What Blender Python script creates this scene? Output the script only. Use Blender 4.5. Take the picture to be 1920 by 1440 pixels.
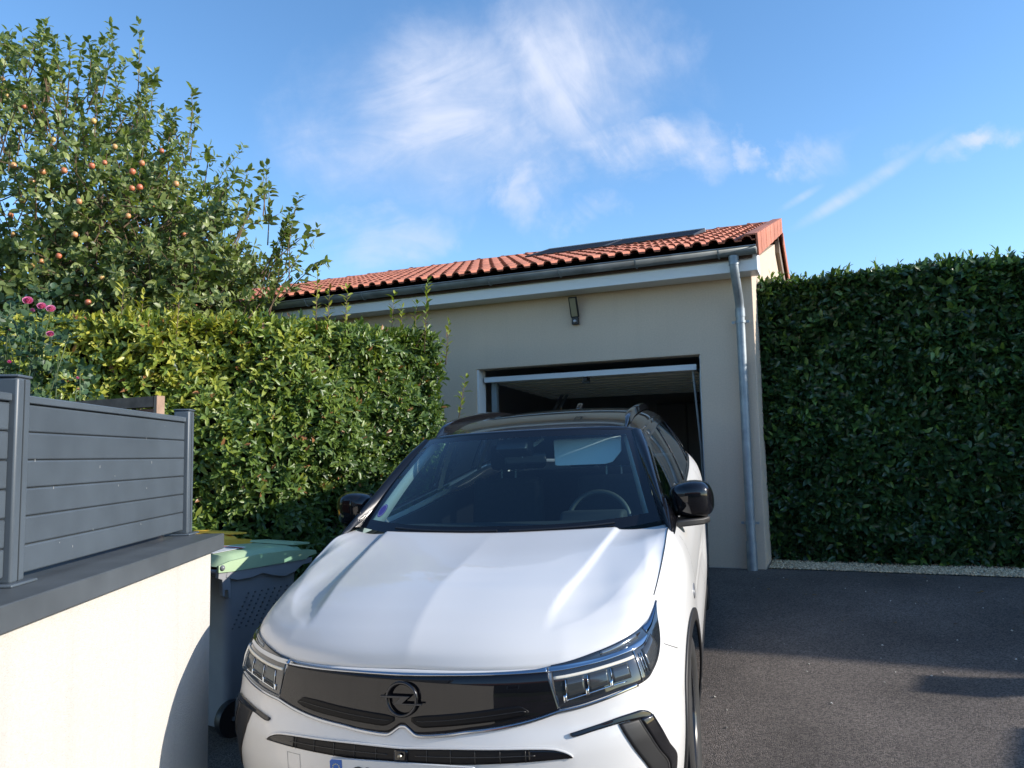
import bpy, bmesh, math, random
import numpy as np
from mathutils import Matrix, Vector, Euler

for o in list(bpy.data.objects): bpy.data.objects.remove(o)
SC = bpy.context.scene
COL = SC.collection
R = math.radians
rng = np.random.default_rng(11)
random.seed(5)

# ------------------------------------------------------------------ camera
cam_d = bpy.data.cameras.new('camera')
cam_o = bpy.data.objects.new('camera', cam_d); COL.objects.link(cam_o)
cam_d.sensor_fit = 'HORIZONTAL'; cam_d.sensor_width = 36.0
cam_d.lens = 36.0*1440/1920
cam_d.clip_start = 0.05; cam_d.clip_end = 2000
PITCH = math.atan(132/1440); ROLL = R(1.2)
CAM = np.array([0, 0, 1.106])
fw = np.array([0, math.cos(PITCH), math.sin(PITCH)]); rt = np.array([1.0, 0, 0]); up = np.cross(rt, fw)
rt2 = math.cos(ROLL)*rt - math.sin(ROLL)*up; up2 = math.sin(ROLL)*rt + math.cos(ROLL)*up
CM = np.stack([rt2, up2, fw])
cam_o.matrix_world = Matrix(((rt2[0], up2[0], -fw[0], CAM[0]), (rt2[1], up2[1], -fw[1], CAM[1]), (rt2[2], up2[2], -fw[2], CAM[2]), (0, 0, 0, 1)))
SC.camera = cam_o
def ray(px, py):
    return np.array([(px-960)/1440, -(py-720)/1440, 1.0])@CM
def project(P):
    d = (np.atleast_2d(P)-CAM)@CM.T
    return np.stack([960+1440*d[:, 0]/d[:, 2], 720-1440*d[:, 1]/d[:, 2], d[:, 2]], 1)

# ------------------------------------------------------------------ world, sun, exposure
SUN_AZ = R(-11.0)      # direction towards the sun, from +X towards +Y
SUN_EL = R(22.0)
SUN = np.array([math.cos(SUN_AZ)*math.cos(SUN_EL), math.sin(SUN_AZ)*math.cos(SUN_EL), math.sin(SUN_EL)])
SKY_STRENGTH = 0.115
SUN_STRENGTH = 3.3
EXPOSURE = 1.02
world = bpy.data.worlds.new('World'); SC.world = world; world.use_nodes = True
def build_world():
    nt = world.node_tree; N = nt.nodes; L = nt.links; N.clear()
    out = N.new('ShaderNodeOutputWorld'); bg = N.new('ShaderNodeBackground'); bg.inputs[1].default_value = SKY_STRENGTH
    L.new(bg.outputs[0], out.inputs[0])
    sky = N.new('ShaderNodeTexSky'); sky.sky_type = 'NISHITA'; sky.sun_disc = False
    sky.sun_elevation = SUN_EL; sky.sun_rotation = math.pi/2-SUN_AZ
    sky.air_density = 1.0; sky.dust_density = 0.2; sky.ozone_density = 2.5; sky.altitude = 300
    tc = N.new('ShaderNodeTexCoord')
    sep = N.new('ShaderNodeSeparateXYZ'); L.new(tc.outputs['Generated'], sep.inputs[0])
    def m(op, a, b=None, c=None):
        n = N.new('ShaderNodeMath'); n.operation = op
        for i, x in enumerate((a, b, c)):
            if x is None: continue
            if isinstance(x, (int, float)): n.inputs[i].default_value = x
            else: L.new(x, n.inputs[i])
        return n.outputs[0]
    az = m('ARCTAN2', sep.outputs[0], sep.outputs[1]); el = m('ARCSINE', sep.outputs[2])
    comb = N.new('ShaderNodeCombineXYZ'); L.new(az, comb.inputs[0]); L.new(el, comb.inputs[1])
    def noise(rot, sx, sy, scale, detail, dist, rough=0.55, off=0.0, kind='FBM'):
        mp = N.new('ShaderNodeMapping'); mp.inputs['Rotation'].default_value = (0, 0, rot)
        mp2 = N.new('ShaderNodeMapping'); mp2.inputs['Scale'].default_value = (sx, sy, 1); mp2.inputs['Location'].default_value = (off, off*0.7, off)
        L.new(comb.outputs[0], mp.inputs[0]); L.new(mp.outputs[0], mp2.inputs[0])
        n = N.new('ShaderNodeTexNoise'); n.noise_type = kind; n.inputs['Scale'].default_value = scale; n.inputs['Detail'].default_value = detail
        n.inputs['Roughness'].default_value = rough; n.inputs['Distortion'].default_value = dist
        L.new(mp2.outputs[0], n.inputs[0]); return n.outputs[0]
    def sstep(x, a, b):
        n = N.new('ShaderNodeMapRange'); n.interpolation_type = 'SMOOTHSTEP'; n.inputs[1].default_value = a; n.inputs[2].default_value = b
        L.new(x, n.inputs[0]); return n.outputs[0]
    warp = noise(0.3, 1, 1, 6.0, 7, 0.3, 0.62)
    warp2 = noise(1.3, 1, 1, 5.0, 7, 0.3, 0.62, off=3.1)
    azw = m('ADD', az, m('MULTIPLY', m('SUBTRACT', warp, 0.5), 0.30))
    elw = m('ADD', el, m('MULTIPLY', m('SUBTRACT', warp2, 0.5), 0.16))
    def azel(px, py):
        d = ray(px, py); d /= np.linalg.norm(d); return math.atan2(d[0], d[1]), math.asin(d[2])
    def patch(px, py, rx, ry, ang, k0=1.0, k1=0.1, warped=True):
        a0, e0 = azel(px, py); c, s = math.cos(R(ang)), math.sin(R(ang))
        A = m('SUBTRACT', azw if warped else az, a0); E = m('SUBTRACT', elw if warped else el, e0)
        x = m('DIVIDE', m('ADD', m('MULTIPLY', A, c), m('MULTIPLY', E, s)), rx/1440)
        y = m('DIVIDE', m('SUBTRACT', m('MULTIPLY', E, c), m('MULTIPLY', A, s)), ry/1440)
        r = m('SQRT', m('ADD', m('MULTIPLY', x, x), m('MULTIPLY', y, y)))
        return sstep(r, k0, k1)
    total = None
    def add(v):
        nonlocal total
        total = v if total is None else m('MAXIMUM', total, v)
    fib1 = noise(R(-14), 2.0, 7.5, 2.0, 8, 1.3, 0.58)
    fib2 = noise(R(58), 1.8, 7.0, 2.0, 8, 1.2, 0.58, 5.0)
    rd1 = sstep(noise(R(-12), 1.6, 9, 2.6, 6, 0.9, 0.5, 2.0, 'RIDGED_MULTIFRACTAL'), 0.55, 1.5)
    rd2 = sstep(noise(R(56), 1.6, 9, 2.4, 6, 0.9, 0.5, 7.0, 'RIDGED_MULTIFRACTAL'), 0.55, 1.5)
    big = noise(0, 1, 1.5, 6.5, 6, 0.6, 0.55, 9.0)
    side = sstep(azw, azel(900, 200)[0], azel(1120, 200)[0])
    fib = m('ADD', m('MULTIPLY', fib1, m('SUBTRACT', 1.0, side)), m('MULTIPLY', fib2, side))
    rd = m('ADD', m('MULTIPLY', rd1, m('SUBTRACT', 1.0, side)), m('MULTIPLY', rd2, side))
    f_all = m('ADD', m('MULTIPLY', fib, 0.50), m('ADD', m('MULTIPLY', rd, 0.13), m('MULTIPLY', big, 0.42)))
    tex = sstep(f_all, 0.33, 0.60)
    body = m('MULTIPLY', m('MAXIMUM', patch(835, 215, 350, 195, 6), patch(1080, 140, 250, 215, -20)), m('ADD', 0.33, m('MULTIPLY', tex, 0.64)))
    add(body)
    add(m('MULTIPLY', patch(1190, 290, 220, 62, -4), m('ADD', 0.25, m('MULTIPLY', tex, 0.8))))
    add(m('MULTIPLY', patch(985, 350, 125, 110, 20), m('ADD', 0.22, m('MULTIPLY', tex, 0.7))))
    add(m('MULTIPLY', patch(720, 440, 170, 75, 18), m('MULTIPLY', tex, 0.55)))
    add(m('MULTIPLY', patch(1100, 395, 70, 28, 25), m('MULTIPLY', tex, 0.6)))
    add(m('MULTIPLY', patch(1405, 275, 70, 34, -22), m('ADD', 0.1, m('MULTIPLY', tex, 0.75))))
    add(m('MULTIPLY', patch(1550, 285, 85, 50, 10), m('ADD', 0.08, m('MULTIPLY', tex, 0.65))))
    add(m('MULTIPLY', patch(1805, 265, 95, 32, 8), m('ADD', 0.12, m('MULTIPLY', tex, 0.75))))
    add(m('MULTIPLY', patch(1625, 345, 165, 18, 25, warped=False), m('ADD', 0.18, m('MULTIPLY', tex, 0.6))))
    add(m('MULTIPLY', patch(1500, 372, 60, 10, 24, warped=False), m('MULTIPLY', tex, 0.4)))
    mix = N.new('ShaderNodeMix'); mix.data_type = 'RGBA'
    hsn = N.new('ShaderNodeHueSaturation'); hsn.inputs['Saturation'].default_value = 1.14; hsn.inputs['Value'].default_value = 1.2; L.new(sky.outputs[0], hsn.inputs['Color'])
    L.new(total, mix.inputs[0]); L.new(hsn.outputs[0], mix.inputs[6]); mix.inputs[7].default_value = (3.3, 3.65, 4.5, 1)
    L.new(mix.outputs[2], bg.inputs[0])
build_world()
sun_d = bpy.data.lights.new('sun', 'SUN'); sun_d.energy = SUN_STRENGTH; sun_d.angle = R(0.53); sun_d.color = (1.0, 0.92, 0.82)
sun_o = bpy.data.objects.new('sun', sun_d); COL.objects.link(sun_o)
sun_o.rotation_euler = Vector(SUN).to_track_quat('Z', 'Y').to_euler()
sun_o.location = (8, -2, 8)
SC.view_settings.view_transform = 'Standard'; SC.view_settings.look = 'None'
SC.view_settings.exposure = EXPOSURE; SC.view_settings.gamma = 1.0; SC.view_settings.use_curve_mapping = False
SC.render.engine = 'CYCLES'
SC.cycles.max_bounces = 10; SC.cycles.transparent_max_bounces = 16; SC.cycles.use_denoising = True
SC.cycles.caustics_reflective = False; SC.cycles.caustics_refractive = False
SC.cycles.sample_clamp_indirect = 6.0

# ------------------------------------------------------------------ object helpers
def empty(name, loc=(0, 0, 0), mat=None, label=None, cat=None, group=None, kind=None):
    o = bpy.data.objects.new(name, None); COL.objects.link(o)
    if mat is not None: o.matrix_world = mat
    else: o.matrix_world = Matrix.Translation(loc)
    o.empty_display_size = 0.1
    return tag(o, label, cat, group, kind)
def tag(o, label=None, cat=None, group=None, kind=None):
    if label: o['label'] = label
    if cat: o['category'] = cat
    if group: o['group'] = group
    if kind: o['kind'] = kind
    return o
def link(me, name, parent=None, mat4=None):
    o = bpy.data.objects.new(name, me); COL.objects.link(o)
    if parent is not None: o.parent = parent
    if mat4 is not None: o.matrix_local = mat4
    return o
def mk(name, verts, faces, mat, parent=None, smooth=False, kind=None, auto=None):
    me = bpy.data.meshes.new(name); me.from_pydata([tuple(map(float, v)) for v in verts], [], [tuple(map(int, f)) for f in faces])
    me.update()
    if mat is not None: me.materials.append(mat)
    if smooth: me.polygons.foreach_set('use_smooth', [True]*len(me.polygons))
    if auto is not None: me.set_sharp_from_angle(angle=R(auto))
    o = link(me, name, parent)
    if kind: o['kind'] = kind
    return o
def mk_np(name, V, F, mat, parent=None, smooth=False, kind=None, attr=None):
    """fast mesh from numpy: V (n,3), F (m,k) with equal face size"""
    V = np.ascontiguousarray(V, np.float32); F = np.ascontiguousarray(F, np.int32); k = F.shape[1]
    me = bpy.data.meshes.new(name)
    me.vertices.add(len(V)); me.vertices.foreach_set('co', V.ravel())
    me.loops.add(F.size); me.loops.foreach_set('vertex_index', F.ravel())
    me.polygons.add(len(F)); me.polygons.foreach_set('loop_start', np.arange(0, F.size, k, dtype=np.int32)); me.polygons.foreach_set('loop_total', np.full(len(F), k, np.int32))
    if smooth: me.polygons.foreach_set('use_smooth', np.ones(len(F), bool))
    me.update(calc_edges=True); me.validate()
    if attr is not None:
        a = me.attributes.new('rnd', 'FLOAT', 'POINT'); a.data.foreach_set('value', np.ascontiguousarray(attr, np.float32))
    if mat is not None: me.materials.append(mat)
    o = link(me, name, parent)
    if kind: o['kind'] = kind
    return o
class MB:
    """collects boxes, tubes, grids, then links them as one mesh"""
    def __init__(s): s.v = []; s.f = []
    def add(s, V, F):
        n = len(s.v); s.v += [tuple(map(float, v)) for v in V]; s.f += [tuple(int(i)+n for i in f) for f in F]; return s
    def box(s, x0, x1, y0, y1, z0, z1, M=None):
        V = [(x, y, z) for z in (z0, z1) for y in (y0, y1) for x in (x0, x1)]
        if M is not None: V = [tuple(M@Vector(v)) for v in V]
        return s.add(V, [(0, 2, 3, 1), (4, 5, 7, 6), (0, 1, 5, 4), (2, 6, 7, 3), (0, 4, 6, 2), (1, 3, 7, 5)])
    def prism(s, poly, axis, a, b):
        """closed polygon (list of 2d) extruded along axis ('x','y','z') from a to b"""
        def mkp(p, t): return {'x': (t, p[0], p[1]), 'y': (p[0], t, p[1]), 'z': (p[0], p[1], t)}[axis]
        n = len(poly); V = [mkp(p, a) for p in poly]+[mkp(p, b) for p in poly]
        F = [tuple(range(n))[::-1], tuple(range(n, 2*n))]+[(i, (i+1) % n, n+(i+1) % n, n+i) for i in range(n)]
        return s.add(V, F)
    def tube(s, pts, r, n=10, caps=True):
        pts = [np.array(p, float) for p in pts]; rs = r if hasattr(r, '__len__') else [r]*len(pts)
        V = []; F = []
        t0 = pts[1]-pts[0]; ref = np.array([0, 0, 1.0]) if abs(t0[2]) < 0.9*np.linalg.norm(t0) else np.array([1.0, 0, 0])
        for i, p in enumerate(pts):
            t = pts[min(i+1, len(pts)-1)]-pts[max(i-1, 0)]; t = t/np.linalg.norm(t)
            a = np.cross(t, ref); a /= np.linalg.norm(a); b = np.cross(t, a); ref = np.cross(a, t)
            for k in range(n):
                w = 2*math.pi*k/n; V.append(p+rs[i]*(a*math.cos(w)+b*math.sin(w)))
        for i in range(len(pts)-1):
            for k in range(n): F.append((i*n+k, i*n+(k+1) % n, (i+1)*n+(k+1) % n, (i+1)*n+k))
        if caps: F.append(tuple(range(n))[::-1]); F.append(tuple(range((len(pts)-1)*n, len(pts)*n)))
        return s.add(V, F)
    def grid(s, P, flip=False):
        P = np.asarray(P, float); a, b = P.shape[:2]; V = P.reshape(-1, 3)
        F = [(i*b+j, i*b+j+1, (i+1)*b+j+1, (i+1)*b+j) for i in range(a-1) for j in range(b-1)]
        if flip: F = [f[::-1] for f in F]
        return s.add(V, F)
    def lathe(s, prof, c, axis='x', n=32):
        """profile [(r, t)] round an axis through c"""
        V = []; F = []; m = len(prof)
        for i in range(n):
            w = 2*math.pi*i/n
            for r, t in prof:
                q = {'x': (t, r*math.cos(w), r*math.sin(w)), 'y': (r*math.sin(w), t, r*math.cos(w)), 'z': (r*math.cos(w), r*math.sin(w), t)}[axis]
                V.append((c[0]+q[0], c[1]+q[1], c[2]+q[2]))
        for i in range(n):
            for k in range(m-1): F.append((i*m+k, i*m+k+1, ((i+1) % n)*m+k+1, ((i+1) % n)*m+k))
        return s.add(V, F)
    def build(s, name, mat, parent=None, smooth=False, bevel=0, auto=None, kind=None, solid=0, seg=2):
        o = mk(name, s.v, s.f, mat, parent, smooth or bevel > 0, kind, auto)
        bm = bmesh.new(); bm.from_mesh(o.data); bmesh.ops.recalc_face_normals(bm, faces=bm.faces) if not solid else None
        bm.to_mesh(o.data); bm.free()
        if solid:
            md = o.modifiers.new('thickness', 'SOLIDIFY'); md.thickness = abs(solid); md.offset = -1 if solid > 0 else 1
        if bevel:
            md = o.modifiers.new('bevel', 'BEVEL'); md.width = bevel; md.segments = seg; md.limit_method = 'ANGLE'; md.angle_limit = R(40)
            md.harden_normals = False
            o.data.set_sharp_from_angle(angle=R(50))
        return o

# ------------------------------------------------------------------ materials
def newmat(name):
    m = bpy.data.materials.new(name); m.use_nodes = True; return m, m.node_tree.nodes, m.node_tree.links, m.node_tree.nodes['Principled BSDF']
def mat(name, col, rough=0.6, metal=0.0, coat=0.0, coat_r=0.03, spec=0.5, noise=None, bump=None, ior=1.5, trans=0.0, rand=0.0):
    """noise=(scale, amount); bump=(scale, strength, distance)"""
    m, N, L, b = newmat(name)
    b.inputs['Base Color'].default_value = (*col, 1); b.inputs['Roughness'].default_value = rough; b.inputs['Metallic'].default_value = metal
    b.inputs['Coat Weight'].default_value = coat; b.inputs['Coat Roughness'].default_value = coat_r
    b.inputs['Specular IOR Level'].default_value = spec; b.inputs['IOR'].default_value = ior; b.inputs['Transmission Weight'].default_value = trans
    tc = N.new('ShaderNodeTexCoord')
    if noise or rand:
        hsv = N.new('ShaderNodeHueSaturation'); hsv.inputs['Color'].default_value = (*col, 1)
        if noise:
            n = N.new('ShaderNodeTexNoise'); n.inputs['Scale'].default_value = noise[0]; n.inputs['Detail'].default_value = 6; L.new(tc.outputs['Object'], n.inputs[0])
            mr = N.new('ShaderNodeMapRange'); mr.inputs[1].default_value = 0.3; mr.inputs[2].default_value = 0.7; mr.inputs[3].default_value = 1-noise[1]; mr.inputs[4].default_value = 1+noise[1]
            L.new(n.outputs[0], mr.inputs[0]); val = mr.outputs[0]
        else: val = None
        if rand:
            oi = N.new('ShaderNodeObjectInfo'); mr2 = N.new('ShaderNodeMapRange'); mr2.inputs[3].default_value = 1-rand; mr2.inputs[4].default_value = 1+rand
            L.new(oi.outputs['Random'], mr2.inputs[0])
            if val is not None:
                mu = N.new('ShaderNodeMath'); mu.operation = 'MULTIPLY'; L.new(val, mu.inputs[0]); L.new(mr2.outputs[0], mu.inputs[1]); val = mu.outputs[0]
            else: val = mr2.outputs[0]
        L.new(val, hsv.inputs['Value']); L.new(hsv.outputs[0], b.inputs['Base Color'])
    if bump:
        n2 = N.new('ShaderNodeTexNoise'); n2.inputs['Scale'].default_value = bump[0]; n2.inputs['Detail'].default_value = 5; L.new(tc.outputs['Object'], n2.inputs[0])
        bp = N.new('ShaderNodeBump'); bp.inputs['Strength'].default_value = bump[1]; bp.inputs['Distance'].default_value = bump[2]
        L.new(n2.outputs[0], bp.inputs['Height']); L.new(bp.outputs[0], b.inputs['Normal'])
    return m
# ------------------------------------------------------------------ frames
GA = np.array([1.8336, 7.4235, 0]); GT = np.array([.92, -.39192, 0]); GB = np.array([.39192, .92, 0])
GM = Matrix(((GT[0], GB[0], 0, GA[0]), (GT[1], GB[1], 0, GA[1]), (0, 0, 1, 0), (0, 0, 0, 1)))     # garage frame: x along the wall, y away
def G2W(x, y, z=0): return GA+GT*x+GB*y+np.array([0, 0, z])
def softplus(x): return np.where(x > 30, x, np.log1p(np.exp(np.minimum(x, 30))))
def gz_local(y):
    d = -np.asarray(y, float)
    d = 6.3-0.35*softplus((6.3-d)/0.35)
    return -0.105*0.12*softplus((d-0.4)/0.12)
def ground_z(X, Y):
    p = np.array([X, Y, 0])-GA
    return float(gz_local(p@GB))
WD = np.array([-0.06682, 0.99776, 0]); WN = np.array([0.99776, 0.06682, 0]); WE = np.array([-1.334, 3.4, 0])
WM = Matrix(((WN[0], WD[0], 0, WE[0]), (WN[1], WD[1], 0, WE[1]), (0, 0, 1, 0), (0, 0, 0, 1)))     # left wall frame: x towards the drive, y along, away
def W2W(x, y, z=0): return WE+WN*x+WD*y+np.array([0, 0, z])

# ------------------------------------------------------------------ ground
def asphalt_mat():
    m, N, L, b = newmat('asphalt')
    tc = N.new('ShaderNodeTexCoord')
    v = N.new('ShaderNodeTexVoronoi'); v.inputs['Scale'].default_value = 135; L.new(tc.outputs['Object'], v.inputs[0])
    v2 = N.new('ShaderNodeTexVoronoi'); v2.inputs['Scale'].default_value = 210; L.new(tc.outputs['Object'], v2.inputs[0])
    n = N.new('ShaderNodeTexNoise'); n.inputs['Scale'].default_value = 1.3; n.inputs['Detail'].default_value = 7; L.new(tc.outputs['Object'], n.inputs[0])
    cr = N.new('ShaderNodeValToRGB'); cr.color_ramp.elements[0].color = (0.070, 0.060, 0.052, 1); cr.color_ramp.elements[1].color = (0.19, 0.16, 0.137, 1)
    cr.color_ramp.elements[0].position = 0.12; cr.color_ramp.elements[1].position = 0.9
    sep = N.new('ShaderNodeSeparateColor'); L.new(v.outputs['Color'], sep.inputs[0]); L.new(sep.outputs[0], cr.inputs[0])
    mr = N.new('ShaderNodeMapRange'); mr.inputs[1].default_value = 0.3; mr.inputs[2].default_value = 0.7; mr.inputs[3].default_value = 0.70; mr.inputs[4].default_value = 1.30; L.new(n.outputs[0], mr.inputs[0])
    hs = N.new('ShaderNodeHueSaturation'); L.new(cr.outputs[0], hs.inputs['Color']); L.new(mr.outputs[0], hs.inputs['Value']); L.new(hs.outputs[0], b.inputs['Base Color'])
    b.inputs['Roughness'].default_value = 0.78; b.inputs['Specular IOR Level'].default_value = 0.4
    ad = N.new('ShaderNodeMath'); ad.operation = 'ADD'; L.new(v.outputs['Distance'], ad.inputs[0]); L.new(v2.outputs['Distance'], ad.inputs[1])
    bp = N.new('ShaderNodeBump'); bp.inputs['Strength'].default_value = 0.9; bp.inputs['Distance'].default_value = 0.006; bp.invert = True
    L.new(ad.outputs[0], bp.inputs['Height']); L.new(bp.outputs[0], b.inputs['Normal'])
    return m
M_ASPH = asphalt_mat()
M_EARTH = mat('earth', (0.055, 0.042, 0.028), 0.95, noise=(3, 0.35), bump=(30, 0.6, 0.02))
M_FIELD = mat('grass_field', (0.06, 0.085, 0.03), 0.95, noise=(0.4, 0.4))
M_CONC = mat('concrete_floor', (0.38, 0.36, 0.34), 0.8, noise=(2, 0.2))
def sheet(name, xs, ys, dz, m):
    P = np.zeros((len(ys), len(xs), 3))
    for i, y in enumerate(ys):
        for j, x in enumerate(xs): P[i, j] = G2W(x, y, gz_local(y)+dz)
    o = MB().grid(P).build(name, m, smooth=True); o['kind'] = 'structure'; return o
yb = np.concatenate([[-400, -60, -25], np.arange(-16, 0.31, 0.25), [1, 3, 8, 25, 80, 400]])
sheet('ground', np.array([-400, -80, -30, -10, -4, 0, 4, 10, 30, 80, 400.]), yb, -0.012, M_FIELD)
sheet('planting_bed', np.array([0.53, 2, 4, 8, 16.]), np.array([0.45, 1.0, 1.8, 2.4]), -0.004, M_EARTH)
sheet('garden_bed', np.arange(-12, -2.5, 1.0), np.array([-4.2, -3.2, -2.4, -1.6, -0.9, -0.3, 0.0]), -0.008, M_EARTH)
sheet('driveway', np.array([-4.6, -3, -1, 1, 3, 6, 12.]), np.concatenate([np.arange(-7.6, -0.05, 0.1), [0.05]]), 0.0, M_ASPH)
sheet('road', np.array([-60, -20, -4, 3, 12, 30, 60.]), np.array([-13.6, -12, -10, -9, -7.7]), -0.006, M_ASPH)

# ------------------------------------------------------------------ garage
def render_mat(name, col, scale=260, st=0.35, streak=.96):
    m, N, L, b = newmat(name)
    tc = N.new('ShaderNodeTexCoord')
    n = N.new('ShaderNodeTexNoise'); n.inputs['Scale'].default_value = 0.9; n.inputs['Detail'].default_value = 5; L.new(tc.outputs['Object'], n.inputs[0])
    n1 = N.new('ShaderNodeTexNoise'); n1.inputs['Scale'].default_value = 70; n1.inputs['Detail'].default_value = 3; L.new(tc.outputs['Object'], n1.inputs[0])
    mr = N.new('ShaderNodeMapRange'); mr.inputs[1].default_value = 0.3; mr.inputs[2].default_value = 0.7; mr.inputs[3].default_value = 0.95; mr.inputs[4].default_value = 1.04; L.new(n.outputs[0], mr.inputs[0])
    mr1 = N.new('ShaderNodeMapRange'); mr1.inputs[1].default_value = 0.3; mr1.inputs[2].default_value = 0.7; mr1.inputs[3].default_value = 0.94; mr1.inputs[4].default_value = 1.05; L.new(n1.outputs[0], mr1.inputs[0])
    mu = N.new('ShaderNodeMath'); mu.operation = 'MULTIPLY'; L.new(mr.outputs[0], mu.inputs[0]); L.new(mr1.outputs[0], mu.inputs[1])
    hs = N.new('ShaderNodeHueSaturation'); hs.inputs['Color'].default_value = (*col, 1); L.new(mu.outputs[0], hs.inputs['Value']); L.new(hs.outputs[0], b.inputs['Base Color'])
    mp = N.new('ShaderNodeMapping'); mp.inputs['Scale'].default_value = (9, 9, .45); L.new(tc.outputs['Object'], mp.inputs[0])
    ns = N.new('ShaderNodeTexNoise'); ns.inputs['Scale'].default_value = 1.0; ns.inputs['Detail'].default_value = 6; L.new(mp.outputs[0], ns.inputs[0])
    mrs = N.new('ShaderNodeMapRange'); mrs.inputs[1].default_value = .52; mrs.inputs[2].default_value = .78; mrs.inputs[3].default_value = 1.0; mrs.inputs[4].default_value = streak; L.new(ns.outputs[0], mrs.inputs[0])
    mu2 = N.new('ShaderNodeMath'); mu2.operation = 'MULTIPLY'; L.new(mu.outputs[0], mu2.inputs[0]); L.new(mrs.outputs[0], mu2.inputs[1]); L.new(mu2.outputs[0], hs.inputs['Value'])
    b.inputs['Roughness'].default_value = 0.92; b.inputs['Specular IOR Level'].default_value = 0.2
    v = N.new('ShaderNodeTexNoise'); v.inputs['Scale'].default_value = scale; v.inputs['Detail'].default_value = 2; L.new(tc.outputs['Object'], v.inputs[0])
    bp = N.new('ShaderNodeBump'); bp.inputs['Strength'].default_value = st; bp.inputs['Distance'].default_value = 0.004; L.new(v.outputs[0], bp.inputs['Height']); L.new(bp.outputs[0], b.inputs['Normal'])
    return m
M_RENDER = render_mat('beige_render', (0.60, 0.49, 0.385))
M_CREAM = render_mat('cream_render', (0.53, 0.503, 0.462), 200, 0.7, .90)
M_PVC = mat('white_pvc', (0.72, 0.74, 0.75), 0.4)
M_ZINC = mat('zinc', (0.27, 0.31, 0.34), 0.5, metal=0.45, noise=(9, 0.22), bump=(14, 0.08, 0.01))
M_ZINCD = mat('weathered_zinc', (0.20, 0.22, 0.225), 0.5, metal=0.25, noise=(5, 0.3))
M_TILE = mat('terracotta', (0.46, 0.165, 0.10), 0.85, noise=(14, 0.16), rand=0.13, bump=(60, 0.25, 0.004))
M_DARK = mat('dark_interior', (0.05, 0.05, 0.055), 0.9)
M_INT = mat('garage_plaster', (0.42, 0.41, 0.39), 0.9)
M_DOOR = mat('door_panel', (0.62, 0.66, 0.70), 0.4)
M_DOORIN = mat('door_inside', (0.80, 0.76, 0.64), 0.45)
M_BLACK = mat('black_plastic', (0.012, 0.012, 0.014), 0.45)
garage = empty('garage', mat=GM, label='single storey beige rendered garage with orange tiled roof and open up and over door', cat='garage')
w = MB(); w.prism([(-9.5, -.05), (-2.415, -.05), (-2.415, 2.04), (0, 2.04), (0, -.05), (.52, -.05), (.52, 2.95), (-9.5, 2.95)], 'y', 0, .2)
w.prism([(.2, -.05), (6.8, -.05), (6.8, 2.95), (3.5, 3.93), (.2, 2.95)], 'x', .32, .52)
w.prism([(.2, -.05), (6.8, -.05), (6.8, 2.95), (3.5, 3.93), (.2, 2.95)], 'x', -9.5, -9.3)
w.box(-9.3, .32, 6.6, 6.8, -.05, 2.95)
w.build('wall', M_RENDER, garage, bevel=0.006)
inn = MB(); inn.box(-3.3, -3.25, .2, 6.6, 0, 2.6); inn.box(.30, .32, .2, 6.6, 0, 2.6); inn.box(-3.25, .30, 5.6, 5.7, 0, 2.6); inn.box(-3.25, .30, .2, 5.6, 2.55, 2.6)
inn.build('interior_wall', M_INT, garage)
MB().box(-3.25, .30, -.001, 5.6, -.05, .006).build('floor_slab', M_CONC, garage)
MB().box(-2.415, -.0, .02, .1, -.03, .02).build('door_sill', M_ZINC, garage)
# eaves
MB().box(-9.5, .60, -.27, -.248, 2.75, 2.93).build('fascia', M_PVC, garage, bevel=.003)
MB().box(-9.5, .598, -.246, 0, 2.752, 2.766).box(.58, .598, -.246, 0, 2.768, 2.95).build('soffit', M_PVC, garage)
g = MB(); ring = []
for k in range(13):
    a = math.pi*(1+k/12); ring.append((-.345+.062*math.cos(a), 2.945+.062*math.sin(a)))
P = np.array([[(x, y, z) for (y, z) in ring] for x in (-9.5, -6, -3, .605)])
g.grid(P); g.tube([(-9.5, -.408, 2.948), (.605, -.408, 2.948)], .008, 8)
g.add([(.605, y, z) for y, z in ring], [tuple(range(13))])
gut = g.build('gutter', M_ZINCD, garage, smooth=True, auto=45, solid=.003)
for i in range(12):
    x = .27-.78*i; b = MB()
    pts = [(x, -.345+.067*math.cos(math.pi*(1+k/10)), 2.945+.067*math.sin(math.pi*(1+k/10))) for k in range(11)]
    for q0, q1 in zip(pts[:-1], pts[1:]): b.tube([q0, q1], .008, 6)
    b.build('gutter_bracket', M_ZINCD, garage)
d = MB(); d.tube([(.40, -.345, 2.885), (.40, -.345, 2.80), (.402, -.33, 2.74), (.404, -.20, 2.60), (.405, -.10, 2.50), (.405, -.075, 2.42), (.405, -.072, 2.2), (.405, -.072, .0)], .041, 20)
d.tube([(.405, -.08, 2.44), (.405, -.073, 2.36)], .046, 20); d.tube([(.405, -.072, .26), (.405, -.072, -.02)], .047, 20)
d.tube([(.40, -.345, 2.885), (.40, -.345, 2.80)], .046, 20)
dp = d.build('downpipe', M_ZINC, garage, smooth=True, auto=40)
for z in (2.31, .43):
    c = MB(); c.lathe([(.042, z-.012), (.049, z-.012), (.049, z+.012), (.042, z+.012)], (.405, -.072, 0), 'z', 20); c.tube([(.405, -.02, z), (.405, .01, z)], .006)
    c.box(.458, .485, -.08, -.064, z-.011, z+.011); c.box(.325, .352, -.08, -.064, z-.011, z+.011)
    c.build('pipe_clamp', M_ZINC, dp)
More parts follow.
